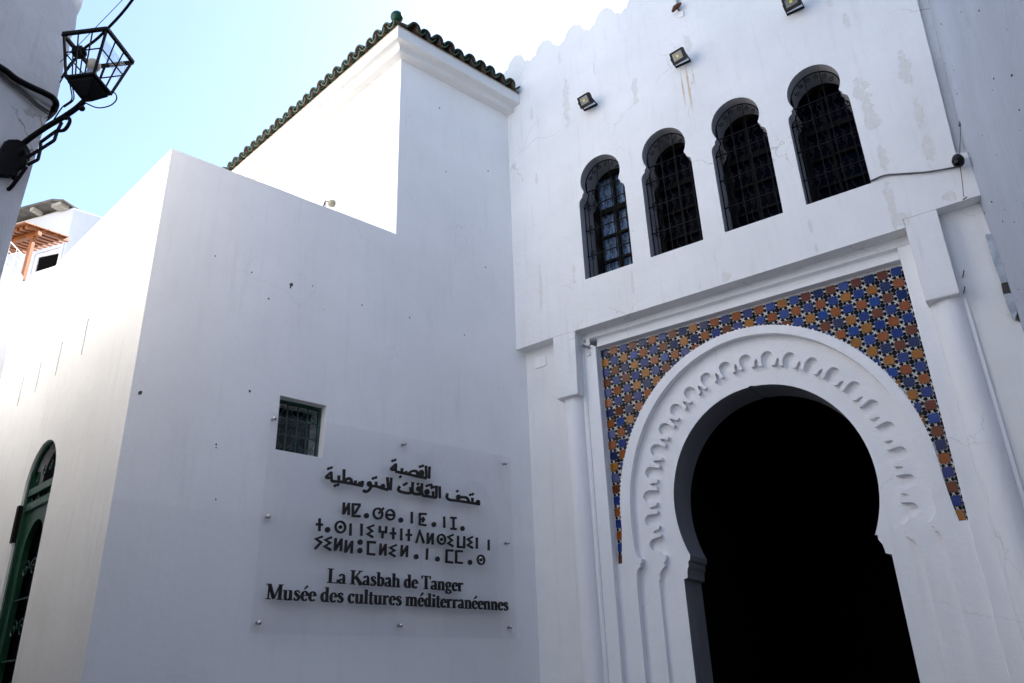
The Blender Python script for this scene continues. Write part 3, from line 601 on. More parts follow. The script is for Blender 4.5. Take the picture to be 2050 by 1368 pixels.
dr = [(3.448, 0), (3.448, 2.570), (3.403, 2.585), (3.400, 2.62), (3.392, 2.662), (3.368, 2.705), (3.370, 2.742), (3.345, 2.748)]
cI = dl + ell(2.51, 3.25, .945, 1.050, 207, 92, 26) + [(2.505, 4.312)] + ell(2.515, 3.25, .952, 1.050, 88, -28, 26) + dr[::-1]
cO = [(1.25, 0), (1.25, 3.2)] + ell(CX, 3.2, 1.30, 1.50, 178, 2, 40) + [(3.80, 3.2), (3.80, 0)]
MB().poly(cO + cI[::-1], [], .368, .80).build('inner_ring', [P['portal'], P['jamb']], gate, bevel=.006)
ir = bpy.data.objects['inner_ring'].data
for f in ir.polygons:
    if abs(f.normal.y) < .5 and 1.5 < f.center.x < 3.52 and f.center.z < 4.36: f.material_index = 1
# passage behind the door: plain walls and vault, darkness painted in near black
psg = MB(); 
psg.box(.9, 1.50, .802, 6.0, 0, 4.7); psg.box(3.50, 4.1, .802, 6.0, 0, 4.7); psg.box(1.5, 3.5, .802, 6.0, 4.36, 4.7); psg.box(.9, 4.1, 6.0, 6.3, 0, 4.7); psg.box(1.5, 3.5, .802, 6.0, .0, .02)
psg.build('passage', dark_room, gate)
# solid masonry behind the facade
MB().box(-1.5, .89, .81, 7.0, 0, 5.0).box(4.11, 7.5, .81, 7.0, 0, 5.0).box(-1.5, 7.5, .81, 7.0, 4.75, 5.3).build('masonry_core', slab_m, gate)
MB().box(-1.5, 7.5, 2.6, 7.0, 5.3, 9.0).box(-1.5, .6, .345, 2.6, 5.3, 9.0).box(4.95, 7.5, .345, 2.6, 5.0, 9.0).box(.6, 4.95, .345, 2.6, 7.8, 9.0).build('upper_rooms', dark_room, gate)

# windows of the gatehouse
def grille(parent, x0, deep):
    y = .11; gx0, gx1 = x0+.012, x0+.588
    fr = MB(); path = [(x0+.30+(a-.30)*.965, y, WZ+.012+b*.985) for a, b in hw]
    fr.tube(path + [path[0]], .0065, 5)
    for z in (.02, .34, .68, 1.0): fr.box(x0-.004 if z else x0, x0+.604, y-.006, y+.006, WZ+z-.006, WZ+z+.006)
    fr.box(x0+.04, x0+.56, y-.006, y+.006, WZ+1.20, WZ+1.212)
    fr.build('grille_frame', blk, parent)
    def top_z(x):
        q = 1-((x-.30)/.252)**2
        return 1.28+.27*math.sqrt(max(q, 0)) if q > 0 else 1.02
    for i in range(7):
        x = .06+.08*i
        zt = top_z(x)
        if i % 2 == 0: MB().box(x0+x-.0045, x0+x+.0045, y-.0045, y+.0045, WZ, WZ+zt).build('grille_bar', blk, parent)
        else:
            pts = [(x, 0)]
            for za, zb in ((.02, .34), (.34, .68), (.68, 1.0), (1.0, 1.20)):
                c = (za+zb)/2; pts += [(x, za+.07), (x-.022, za+.10), (x-.022, c+.04), (x+.012, c+.075), (x+.012, zb-.02)]
            pts = [p for p in pts if p[1] < zt]
            MB().tube([(x0+a, y, WZ+b) for a, b in pts], .0045, 4).build('grille_bar', blk, parent)
    m = MB()
    for zi, z in enumerate((.02, .34, .68, 1.0, 1.206)):
        for i in range(7):
            x = .06+.08*i
            if z > 1.1 and abs(x-.3) > .25: continue
            if z > .05: m.tube(spiral(x0+x+.012, WZ+z-.036, .030, 1.25, PI/2, y, 1, 12), .0045, 4)
            if z < 1.1: m.tube(spiral(x0+x+.012, WZ+z+.036, .030, 1.25, -PI/2, y, -1, 12), .0045, 4)
    for k in range(6):
        a = R(150-24*k); m.tube(spiral(x0+.30+.205*math.cos(a), WZ+1.28+.22*math.sin(a), .030, 1.3, a, y, 1, 12), .0045, 4)
    m.build('grille_scrolls', blk, parent, kind='stuff')
for k, x0 in enumerate(WX):
    fr_ = MB(); fo = [(x0-.02, WZ-.02), (x0+.62, WZ-.02), (x0+.62, WZ+1.62), (x0-.02, WZ+1.62)]
    ho = [[(x0+.07, WZ+.04), (x0+.285, WZ+.04), (x0+.285, WZ+.33), (x0+.07, WZ+.33)], [(x0+.315, WZ+.04), (x0+.56, WZ+.04), (x0+.56, WZ+.33), (x0+.315, WZ+.33)],
          [(x0+.07, WZ+.36), (x0+.285, WZ+.36), (x0+.285, WZ+.66), (x0+.07, WZ+.66)], [(x0+.315, WZ+.36), (x0+.56, WZ+.36), (x0+.56, WZ+.66), (x0+.315, WZ+.66)],
          [(x0+.07, WZ+.69), (x0+.285, WZ+.69), (x0+.285, WZ+.99), (x0+.07, WZ+.99)], [(x0+.315, WZ+.69), (x0+.56, WZ+.69), (x0+.56, WZ+.99), (x0+.315, WZ+.99)],
          [(x0+.07, WZ+1.06), (x0+.285, WZ+1.06), (x0+.285, WZ+1.5), (x0+.07, WZ+1.5)], [(x0+.315, WZ+1.06), (x0+.56, WZ+1.06), (x0+.56, WZ+1.5), (x0+.315, WZ+1.5)]]
    fr_.poly(fo, ho, .345, .385)
    W_ = fr_.build('window', dark_wood, gate, label=['window with pale blue curtain behind the grille', 'black window, second from the left', 'window with a faint dark blue curtain', 'largest looking black window, nearest the right wall'][k])
    grille(W_, x0, 0)
    n = 40; cm = MB(); A = []; B = []
    for i in range(n+1):
        x = x0+.02+.56*i/n; yy = .42 + .016*math.sin(i*1.1) + .006*math.sin(i*2.7)
        A.append(cm.bm.verts.new((x, yy, WZ-.02))); B.append(cm.bm.verts.new((x, yy*1.0, WZ+1.6)))
    for i in range(n):
        f = cm.bm.faces.new((A[i], A[i+1], B[i+1], B[i])); f.smooth = True
    cm.build('curtain', curtain_m if k == 0 else curtain_d, W_)
    if k: MB().box(x0-.01, x0+.61, .387, .392, WZ-.01, WZ+1.61).build('pane', pane_m, W_)

# ================================================================ small things on the gatehouse
def local(o, M): o.matrix_world = M; return o
def floodlight(x, z, label, yaw=0, pitch=28, roll=0):
    M_ = FM @ Matrix.Translation((x, 0, z))
    f = thing('floodlight', label, 'floodlight', M_, 'floodlights on the gatehouse')
    T_ = Matrix.Translation((0, -.155, 0)) @ Matrix.Rotation(R(yaw), 4, 'Z') @ Matrix.Rotation(R(pitch), 4, 'X') @ Matrix.Rotation(R(roll), 4, 'Y')
    MB().poly([(-.085, -.07), (.085, -.07), (.085, .07), (-.085, .07)], [[(-.064, -.040), (.064, -.040), (.064, .052), (-.064, .052)]], -.022, .03).xf(T_).build('housing', blk_plastic, f, bevel=.004)
    m = MB().box(-.080, .080, .005, .045, -.065, .065)
    for i in range(7): m.box(-.07+.022*i, -.064+.022*i, .045, .07, -.055, .055)
    m.xf(T_).build('heat_sink', blk_plastic, f)
    g = MB().box(-.0705, .0705, -.012, -.008, -.0505, .0585).xf(T_).build('front_glass', glassy, f)
    MB().box(-.014, .014, -.0145, -.012, -.010, .018).xf(T_).build('led_chip', chip_y, g)
    MB().box(-.07, .07, -.012, -.003, -.006, .006).box(-.093, -.086, -.16, -.004, -.012, .012).box(.086, .093, -.16, -.004, -.012, .012).box(-.093, .093, -.012, -.003, -.015, .015).build('bracket', blk_plastic, f)
    return f
floodlight(1.235, 8.165, 'left floodlight of three, nearest the green tiled tower', -16, 30, 6)
floodlight(2.455, 8.175, 'middle floodlight of three, with rust streaks running down below it', -14, 30, 4)
floodlight(3.745, 8.190, 'right floodlight of three, above the largest looking window', -12, 28, 2)
# bell-shaped old bracket at the top
br = thing('wall_bracket', 'rusty metal fitting with a pale conduit, high on the gatehouse between two floodlights', 'bracket', FM @ Matrix.Translation((2.50, 0, 8.96)))
MB().box(-.012, .012, -.03, -.004, .05, .6).build('conduit', zinc, br)
MB().tube([(-.055, -.075, -.03), (-.02, -.07, .015), (.02, -.065, .03), (.055, -.05, .055)], [.016, .03, .03, .012], 8).tube([(0, 0, .02), (0, -.07, .02)], .012, 6).build('clamp', rusty, br)
MB().poly([(-.01, -.10), (.05, -.11), (.055, -.03), (.0, -.02)], [], -.02, -.002).build('plate', P['portal'], br, bevel=.004)
# cable with dome camera
cab = MB().tube(smooth_path([(p[0], p[1]-.004+random.uniform(-.004, .004), p[2]) for p in DATA['fcable']], 6), .0085, 6).build('wall_cable', rope_m)
cab.matrix_world = FM; tag(cab, 'dirty white cable running from the rightmost window to the dome camera', 'cable')
dm = thing('dome_camera', 'round black dome camera in the corner beside the right wall', 'camera', FM @ Matrix.Translation((4.752, -.10, 5.735)))
MB().ball((0, 0, -.02), .048, 22).build('dome', glaze('black_dome', (.005, .005, .006), rough=.06), dm)
MB().lathe([(.0, .05), (.03, .05), (.046, .02), (.050, 0), (.050, -.012), (.045, -.015)], (0, 0, 0), 20).build('housing', blk_plastic, dm)
MB().tube([(0, 0, .04), (.02, .05, .06), (.03, .10, .05)], .014, 6).build('arm', rusty, dm)
wv = MB().tube(smooth_path([(p[0]-.03, p[1], p[2]) for p in DATA['wire3']], 5), .0035, 5).tube([(4.70, -.02, 5.39), (4.735, -.03, 5.40)], .006, 5).tube([(4.86, -.03, 6.15), (4.845, -.05, 6.10)], .012, 5).build('hanging_wire', rope_m)
wv.matrix_world = FM; tag(wv, 'thin wire hanging down past the dome camera in the right corner', 'wire')
jb = MB().poly([(.16, 5.017), (.31, 5.024), (.31, 5.15), (.16, 5.155)], [], .128, .16).build('junction_cover', P['portal'], bevel=.006)
jb.matrix_world = FM; tag(jb, 'small square plastered junction cover left of the left column block', 'cover')
dv_ = thing('door_sensor', 'small white fitting with a round head at the top left corner of the tiled frame', 'fitting', FM @ Matrix.Translation((.862, .155, 5.10)))
MB().box(-.022, .022, -.02, 0, .02, .10).box(-.018, .022, -.018, 0, -.10, -.055).build('plate', white_p, dv_, bevel=.003)
MB().tube([(.02, -.01, -.01), (-.02, -.06, .0), (-.035, -.10, .005)], [.014, .018, .022], 10).build('head', zinc, dv_)
for i, (x, y, z) in enumerate(DATA['nails'][:4]):
    nl_ = MB().tube([(x, .16, z), (x+.02, .09, z+.01), (x+.03, .07, z+.03)], .005, 5).build('iron_hook', rusty)
    nl_.matrix_world = FM; tag(nl_, ['rusty hook in the right column side, below its block', 'rusty hook at the lower right corner of the right column block', 'rusty hook halfway up the right column block', 'rusty hook under the left column block'][i], 'hook')

# ================================================================ museum sign
sign = thing('museum_sign', 'clear acrylic museum sign with raised Arabic, Tifinagh and French letters', 'sign', MM)
MB().poly([(1.140, 2.103), (3.870, 2.100), (3.862, 3.930), (1.140, 3.905)], [], -.052, -.044).build('acrylic_panel', acrylic, sign, bevel=.0015)
bolt = None
for x, z in ((1.177, 3.854), (2.517, 3.852), (3.803, 3.854), (1.201, 3.011), (3.797, 3.021), (1.204, 2.182), (2.521, 2.194), (3.802, 2.206)):
    if bolt is None:
        bolt = MB().lathe([(0, .018), (.010, .0165), (.016, .012), (.019, .005), (.019, 0), (.012, 0), (.012, -.052)], (0, 0, 0), 16).xf(Matrix.Rotation(R(90), 4, 'X')).build('standoff_bolt', steel, sign); o = bolt
    else: o = put(bolt.copy(), sign)
    o.location = (x, -.053, z)
LY = -.056
class Glyph:
    def __init__(s): s.m = MB(); s.k = 0
    def out(s, pts):
        if len(pts) > 2: s.m.poly(pts, [], LY-.016-.0004*s.k, LY); s.k += 1
    def stroke(s, pts, ws):
        P2 = [Vector(p) for p in pts]; L = []; Rr = []
        if not isinstance(ws, (list, tuple)): ws = [ws]*len(P2)
        for i, p in enumerate(P2):
            a = (p-P2[i-1]).normalized() if i else None; b = (P2[i+1]-p).normalized() if i < len(P2)-1 else None
            d = (a+b) if (a is not None and b is not None) else (a if b is None else b)
            if d.length < .2: d = b
            d = d.normalized(); nn = Vector((-d.y, d.x)); k = 1.
            if a is not None and b is not None: k = min(1.8, 1/max(.4, abs(nn.dot(Vector((-b.y, b.x))))))
            L.append(p+nn*ws[i]*k/2); Rr.append(p-nn*ws[i]*k/2)
        for i in range(len(P2)-1):  # quads share no plane with their neighbours' overlaps
            pass
        s.out([tuple(v) for v in L+Rr[::-1]])
    def disc(s, c, r, n=14): s.out([(c[0]+r*math.cos(2*PI*i/n), c[1]+r*math.sin(2*PI*i/n)) for i in range(n)])
    def ring(s, c, r, w, rz=None):
        rz = rz or r; n = 24
        s.m.poly([(c[0]+r*math.cos(2*PI*i/n), c[1]+rz*math.sin(2*PI*i/n)) for i in range(n)], [[(c[0]+(r-w)*math.cos(2*PI*i/n), c[1]+(rz-w)*math.sin(2*PI*i/n)) for i in range(n)]], LY-.016-.0004*s.k, LY); s.k += 1
    def build(s): return s.m.build('letter', letter_m, sign)
for word in DATA['arabic']:
    g = Glyph()
    for e in word:
        if e[0] == 's':
            p = [tuple(q) for q in e[1]]
            if len(p) > 2 : p = [tuple(v)[:2] for v in smooth_path([(a, b, 0) for a, b in p], 4)]
            n = len(p); g.stroke(p, [.024]*n if n > 2 else [.024, .020])
        elif e[0] == 'c': g.disc(e[1], e[2])
        else: g.out([(e[1][0]-.015, e[1][1]), (e[1][0], e[1][1]-.015), (e[1][0]+.015, e[1][1]), (e[1][0], e[1][1]+.015)])
    g.build()
for ch in DATA['tifinagh']:
    g = Glyph()
    for e in ch:
        if e[0] == 's': g.stroke([tuple(q) for q in e[1]], .0195)
        elif e[0] == 'c': g.disc(e[1], e[2])
        else: g.ring(e[1], e[2]+.003, .0175)
    g.build()
def V_(x, a, b, w=.165): return ('p', [(x-w/2, a), (x+w/2, a), (x+w/2, b), (x-w/2, b)])
def H_(x, z, l, w=.055): return ('p', [(x-l/2, z-w/2), (x+l/2, z-w/2), (x+l/2, z+w/2), (x-l/2, z+w/2)])
def O_(cx, cz, rx, rz, a0, a1, wm=.16, wn=.055):
    n = max(6, int(abs(a1-a0)/18)); pt = [(cx+rx*math.cos(R(a0+(a1-a0)*i/n)), cz+rz*math.sin(R(a0+(a1-a0)*i/n))) for i in range(n+1)]
    return ('w', pt, [wn+(wm-wn)*abs(math.cos(R(a0+(a1-a0)*i/n)))**1.3 for i in range(n+1)])
E_ = [O_(.26, .33, .17, .31, 3, 318), H_(.27, .37, .34, .05)]
G = {
 'L': (.74, [V_(.2, 0, 1), H_(.2, .975, .38), H_(.36, .03, .70, .06), V_(.69, .03, .28, .055)]),
 'a': (.54, [O_(.21, .17, .13, .145, 40, 330, .13), V_(.38, .03, .50, .15), O_(.24, .50, .135, .155, 0, 175, .13), H_(.44, .03, .16)]),
 'K': (.90, [V_(.2, 0, 1), H_(.2, .975, .36), H_(.2, .025, .36), ('w', [(.27, .42), (.72, .97)], [.07, .07]), ('w', [(.38, .58), (.80, .03)], [.17, .19]), H_(.72, .975, .28), H_(.80, .025, .32)]),
 's': (.46, [('w', [(.38, .50), (.34, .62), (.23, .655), (.13, .60), (.12, .50), (.20, .40), (.31, .31), (.37, .20), (.31, .06), (.20, .02), (.10, .05), (.07, .18)], [.05, .06, .07, .11, .14, .16, .16, .14, .11, .07, .06, .05])]),
 'b': (.60, [V_(.15, 0, 1, .155), H_(.08, .975, .16), O_(.31, .33, .17, .31, -165, 165)]),
 'h': (.64, [V_(.15, 0, 1, .155), H_(.08, .975, .16), V_(.47, 0, .48, .155), O_(.32, .47, .15, .17, 0, 165), H_(.15, .025, .27), H_(.47, .025, .27)]),
 'd': (.60, [V_(.43, 0, 1, .155), H_(.36, .975, .16), O_(.27, .33, .17, .31, 15, 345), H_(.50, .03, .16)]),
 'e': (.50, E_),
 'é': (.50, E_ + [('w', [(.22, .78), (.40, 1.0)], [.05, .11])]),
 'T': (.76, [V_(.38, 0, .97), H_(.38, .97, .70, .065), V_(.055, .76, .97, .05), V_(.705, .76, .97, .05), H_(.38, .025, .34)]),
 'n': (.64, [V_(.15, 0, .64, .155), H_(.09, .63, .16), V_(.47, 0, .48, .155), O_(.32, .47, .15, .17, 0, 165), H_(.15, .025, .27), H_(.47, .025, .27)]),
 'g': (.55, [O_(.25, .44, .15, .20, 0, 359, .14), O_(.26, -.08, .19, .13, 0, 359, .10, .07), ('w', [(.14, .28), (.10, .18), (.16, .09), (.36, .07)], [.05, .06, .08, .09]), H_(.45, .60, .14, .07)]),
 'r': (.47, [V_(.15, 0, .64, .155), H_(.09, .63, .16), O_(.31, .48, .12, .16, 45, 165, .08), ('c', (.38, .58), .062), H_(.15, .025, .30)]),
 'M': (1.02, [V_(.15, 0, 1, .06), V_(.84, 0, 1, .17), ('w', [(.17, .97), (.48, .05)], [.19, .15]), ('w', [(.48, .05), (.80, .97)], [.06, .06]), H_(.12, .975, .26), H_(.87, .975, .26), H_(.15, .025, .28), H_(.84, .025, .34)]),
 'u': (.64, [V_(.15, .15, .65, .155), V_(.47, 0, .65, .155), O_(.30, .16, .15, .14, 180, 345), H_(.09, .63, .16), H_(.40, .63, .14), H_(.53, .03, .12)]),
 'c': (.47, [O_(.26, .33, .17, .31, 42, 318), ('c', (.38, .52), .065)]),
 'l': (.32, [V_(.16, 0, 1, .155), H_(.10, .975, .16), H_(.16, .025, .29)]),
 't': (.37, [V_(.17, .08, .86, .14), H_(.18, .63, .34, .055), O_(.24, .10, .10, .10, 190, 330, .10)]),
 'm': (.94, [V_(.15, 0, .64, .155), H_(.09, .63, .16), V_(.46, 0, .48, .15), V_(.77, 0, .48, .15), O_(.31, .47, .15, .17, 0, 165), O_(.62, .47, .15, .17, 0, 165), H_(.15, .025, .26), H_(.46, .025, .24), H_(.77, .025, .26)]),
 'i': (.32, [V_(.16, 0, .64, .155), H_(.10, .63, .16), H_(.16, .025, .29), ('c', (.16, .86), .085)]),
}
def line(text, x0, x1, zb, cap):
    tot = sum(.27 if c == ' ' else G[c][0] for c in text); sx = (x1-x0)/tot; x = x0
    for c in text:
        if c == ' ': x += .27*sx; continue
        adv, parts = G[c]; g = Glyph()
        for p in parts:
            if p[0] == 'p': g.out([(x+a*sx, zb+b*cap) for a, b in p[1]])
            elif p[0] == 'w': g.stroke([(x+a*sx, zb+b*cap) for a, b in p[1]], [ww*(sx+cap)/2*1.12 for ww in p[2]])
            else: g.disc((x+p[1][0]*sx, zb+p[1][1]*cap), p[2]*sx)
        g.build(); x += adv*sx
line('La Kasbah de Tanger', 1.765, 3.205, 2.512, .118)
line('Musée des cultures méditerranéennes', 1.232, 3.765, 2.358, .118)

# ================================================================ house on the right
rh = thing('right_house', 'tall bluish white wall close on the right edge, meeting the gatehouse', 'building')
P0 = FM @ Vector((4.84, .20, 0)); nF_ = -(FM.to_3x3() @ Vector((0, 1, 0))); uF_ = xF.copy()
dr_ = (nF_*math.cos(R(8)) + uF_*math.sin(R(8))); out_ = (uF_*math.cos(R(8)) - nF_*math.sin(R(8)))
b = MB(); zs = [0, 1, 2, 3, 3.6, 4.25, 4.8, 5.4, 5.85, 6.3, 6.8, 7.6, 8.5, 9.5, 10.5, 12, 13.5]; ss = [0, .1, .3, .6, 1, 1.6, 2.4, 3.4, 4.5, 6, 8, 11]
def off(z): return (-.02 if z < 5 else (-.035 if z < 6 else -.035+(z-5.85)*.055))
g_ = [[b.bm.verts.new(P0 + dr_*s_ + out_*(off(z)*math.exp(-s_*.5) + .03*noise.noise(Vector((s_*.8, z*.8, 3))) * min(1, s_)) + Vector((0, 0, z))) for s_ in ss] for z in zs]
for i in range(len(zs)-1):
    for j in range(len(ss)-1):
        f = b.bm.faces.new((g_[i][j], g_[i][j+1], g_[i+1][j+1], g_[i+1][j])); f.smooth = True
A0, A1 = P0, P0 + dr_*11
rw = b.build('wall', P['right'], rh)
b = MB(); b.prism([tuple((P0-dr_*.5+out_*.25)[:2]), tuple((A1+out_*.05)[:2]), tuple((A1+out_*9)[:2]), tuple((P0+out_*9-dr_*.5)[:2])], 0, 13.45); b.build('body', slab_m, rh)
# peeling bits: dark pocks scattered in lines down the wall
m = MB()
RF = frame(P0, -dr_)   # local x towards the gate, y into the wall
for k in range(90):
    s_ = -random.uniform(.08, 2.6)**1.0; z = random.uniform(3.6, 7.6); s0 = .003+.009*random.random()**3
    kk = random.randint(5, 8); yo = off(z)*math.exp(s_*.5)
    yo = off(z)*math.exp(s_*.5) + .03*noise.noise(Vector((-s_*.8, z*.8, 3)))*min(1, -s_)
    m.poly([(s_+s0*1.6*random.uniform(.4, 1)*math.cos(2*PI*i/kk), z+s0*random.uniform(.5, 1.3)*math.sin(2*PI*i/kk)) for i in range(kk)], [], -yo+.003, -yo-.02)
m.xf(RF); m.build('flaked_spots', simple('flaked_dark', (.10, .10, .11), .9), rh, kind='stuff')
# half-buried metal conduit cover in the corner
cd = thing('conduit_cover', 'peeling grey metal strip set in the corner by the right wall', 'metal strip', FM)
def strip(pts, y0, y1): return MB().poly(pts, [], y0, y1)
def fpt(*p): return p
cd_pts = DATA['strip']
MB().poly([tuple(q) for q in cd_pts['plate']], [], .105, .13).build('cover_plate', zinc, cd, bevel=.003)
MB().poly([tuple(q) for q in cd_pts['hole']], [], .118, .138).build('painted_gap', simple('gap_shadow', (.05, .045, .04), .9), cd)  # both gaps are solid dark pieces, their shadow painted as colour
MB().poly([tuple(q) for q in cd_pts['low']], [], .100, .13).build('lower_plate', zinc, cd, bevel=.003)
MB().poly([tuple(q) for q in cd_pts['low2']], [], .115, .136).build('painted_gap', simple('gap_shadow', (.05, .045, .04), .9), cd)

# ================================================================ old building on the left
lh = thing('left_house', 'weathered grey white building on the left edge that carries the street lamp', 'building')
K = Vector((-2.919, 4.059, 0)); uK = az(26); nK = Vector((uK.y, -uK.x, 0)); aK = az(-51)
prof_ = [(0, -.05), (2, -.05), (3.8, -.045), (4.36, -.035), (4.6, -.028), (4.9, -.020), (5.05, -.012), (5.17, -.004), (5.2, .010), (5.35, .006), (5.5, .0), (5.62, .008), (5.75, .0), (5.85, .014), (5.95, .002), (6.05, .018), (6.2, .012), (6.6, .03), (7.2, .02), (8, .04), (9.5, .03), (11.5, .03)]
b = MB(); rows = []
for z, d in prof_:
    e = K + uK*d; r = []
    for k in range(16):
        s_ = -9*(1-k/15)**1.6; q = e + uK*s_ + nK*((.02 if z > 5.18 else 0) + .02*noise.noise(Vector((s_*1.3, z*1.3, 1)))*min(1, -s_*3)); r.append(Vector((*q[:2], z)))
    for k in range(1, 6):
        r.append(Vector((*(e + aK*(9*(k/5)**1.5))[:2], z)))
    rows.append([b.bm.verts.new(p) for p in r])
for A, B in zip(rows, rows[1:]):
    for k in range(len(A)-1): b.bm.faces.new((A[k], A[k+1], B[k+1], B[k]))
lw_ = b.build('wall', [P['left'], P['alley']], lh)
for i_, f in enumerate(lw_.data.polygons):
    if i_ % 20 >= 15: f.material_index = 0
MB().prism([tuple(p[:2]) for p in (K-uK*.2-nK*.12, K-uK*9-nK*.1, K-uK*9-nK*9, K+aK*9-nK*9, K+aK*9-nK*.15)], 0, 11.5).build('body', slab_m, lh)
b = MB(); LFm = frame(K, uK)
b.poly([(-3, 5.155), (-.02, 5.155), (.005, 5.20), (-3, 5.20)], [], -.035, .02).xf(LFm).build('ledge', P['left'], lh, bevel=.012)
wc = MB().tube(smooth_path(DATA['cable_thick'], 6), .021, 8).build('cable_bundle', blk); tag(wc, 'thick black cable bundle sagging along the left house and round its corner', 'cable')
wc2 = MB().tube(smooth_path(DATA['cable_thin'], 6), .009, 6).tube(smooth_path([(a, b_, c-.02) for a, b_, c in DATA['cable_thin']], 6), .006, 6).build('thin_cable', rope_m); tag(wc2, 'thin grey cable below the thick bundle on the left house', 'cable')
w1 = MB().tube(smooth_path(DATA['wire1'], 6), .0085, 6).build('overhead_cable', blk); tag(w1, 'thick black overhead cable rising from behind the lantern to the top of the picture', 'cable')
w2 = MB().tube(smooth_path(DATA['wire2'], 6), .0022, 5).build('overhead_wire', blk); tag(w2, 'thin overhead wire beside the thick cable above the lantern', 'wire')
cn = MB().ball((-2.66, 3.84, 5.405), .03, 8, (1.2, 1, 1)).box(-2.70, -2.64, 3.80, 3.86, 5.375, 5.43).tube([(-2.70, 3.86, 5.39), (-2.76, 3.90, 5.37), (-2.84, 3.97, 5.33)], .006, 5).tube([(-2.70, 3.86, 5.37), (-2.78, 3.92, 5.34), (-2.85, 3.98, 5.30)], .004, 5).build('cable_clamp', blk); tag(cn, 'black cable clamp with loose ends seen through the lantern frame', 'clamp')

# ================================================================ street lamp
lamp = thing('street_lamp', 'black iron street lantern with a white globe on a scrolled wall bracket', 'street lamp', Matrix.Translation((-2.574, 3.855, 5.13)))
lo = Vector((-2.574, 3.855, 5.13))
rz = Matrix.Rotation(R(-6), 4, 'Z')
TB, TT, HB, HT = .092, .142, .03, .335   # half sizes and heights
def cr(h, z, i): return Vector(((-h, -h), (h, -h), (h, h), (-h, h))[i]).to_3d() + Vector((0, 0, z))
sh = Vector((.0, .012, 0))
def T3(h, z, i): return cr(h, z, i) + sh*((z-HB)/(HT-HB))
top_ = MB()
for i in range(4): top_.tube([T3(TT+.004, HT, i), T3(TT+.004, HT, (i+1) % 4)], .0145, 4)
top_.xf(rz).build('top_rim', blk, lamp)
for i in range(4): MB().tube([T3(TB, HB, i), T3(TT, HT, i)], .009, 4).xf(rz).build('corner_post', blk, lamp)
bars = MB()
for i in range(4):
    for fr_ in (.34, .67):
        a = T3(TB, HB, i).lerp(T3(TB, HB, (i+1) % 4), fr_); c = T3(TT, HT, i).lerp(T3(TT, HT, (i+1) % 4), fr_); bars.tube([a, c], .0045, 4)
    hz = .56; a = T3(TB, HB, i).lerp(T3(TT, HT, i), hz); c = T3(TB, HB, (i+1) % 4).lerp(T3(TT, HT, (i+1) % 4), hz); bars.tube([a, c], .0045, 4)
bars.xf(rz).build('glazing_bars', blk, lamp)
pn = MB(); i = 2; q = [T3(TB, HB, i).lerp(T3(TT, HT, i), .38), T3(TB, HB, i).lerp(T3(TT, HT, i), .80), T3(TB, HB, 1).lerp(T3(TT, HT, 1), .80), T3(TB, HB, 1).lerp(T3(TT, HT, 1), .50)]
vs = [pn.bm.verts.new(p*1.0) for p in q] + [pn.bm.verts.new(p*.985) for p in q]
for f in ((0, 1, 2, 3), (7, 6, 5, 4), (0, 4, 5, 1), (1, 5, 6, 2), (2, 6, 7, 3), (3, 7, 4, 0)): pn.bm.faces.new([vs[k] for k in f])
pn.xf(rz).build('broken_pane', lamp_glass, lamp)
MB().box(-.098, .098, -.098, .098, .014, .032).box(-.082, .082, -.082, .082, -.012, .014).xf(rz).build('base_tray', blk, lamp, bevel=.003)
pyr = MB(); A = [pyr.bm.verts.new(cr(.080, -.012, i)) for i in range(4)]; B = [pyr.bm.verts.new(cr(.026, -.085, i)+Vector((0, 0, 0))) for i in range(4)]
for i in range(4): pyr.bm.faces.new((A[i], A[(i+1) % 4], B[(i+1) % 4], B[i]))
pyr.bm.faces.new(A); pyr.bm.faces.new(B[::-1]); pyr.xf(rz).build('base_cone', blk, lamp, bevel=.003)
MB().ball((0, 0, .185), .043, 20, (1, 1, 1.05)).build('globe', globe_m, lamp)
MB().lathe([(.060, .03), (.060, .06), (.050, .09), (.034, .105), (.028, .14)], (0, 0, 0), 18).build('lamp_socket', simple('grey_socket', (.30, .33, .38), .5), lamp)
def rel(pts): return [Vector(p)-lo for p in pts]
am = DATA['arm']
arm = MB().tube(smooth_path(rel(am['main']), 5), .017, 10).ball(Vector(am['knob'])-lo, .020, 10).build('bracket_arm', blk, lamp)
sc_ = MB()
for q in am['rails']+am['posts']: sc_.tube(rel(q), .010, 4)
sc_.tube(smooth_path(rel(am['scroll']), 5), .0115, 6).tube(smooth_path(rel(am['curl']), 5), .0115, 6).tube(smooth_path(rel(am['curl2']), 5), .0115, 6)
sc_.build('bracket_scroll', blk, arm)
pl_ = MB(); pts = [(-.17, 4.50), (-.11, 4.53), (-.07, 4.62), (-.04, 4.69), (-.05, 4.755), (-.09, 4.79), (-.14, 4.785), (-.19, 4.75), (-.22, 4.60), (-.21, 4.50)]
pl_.poly([(a-.03, z) for a, z in pts], [], -.045, .02).xf(Matrix.Translation(-lo) @ frame(K, uK)).build('wall_plate', blk, lamp, bevel=.008)
lw = MB().tube(smooth_path(rel(DATA['loop']), 6), .0042, 6).tube(smooth_path(rel(DATA['lampwires']), 6), .0042, 6).tube(smooth_path([p+Vector((.012, 0, 0)) for p in rel(DATA['lampwires'][:4])], 6), .004, 6).build('lamp_wire', blk, lamp)

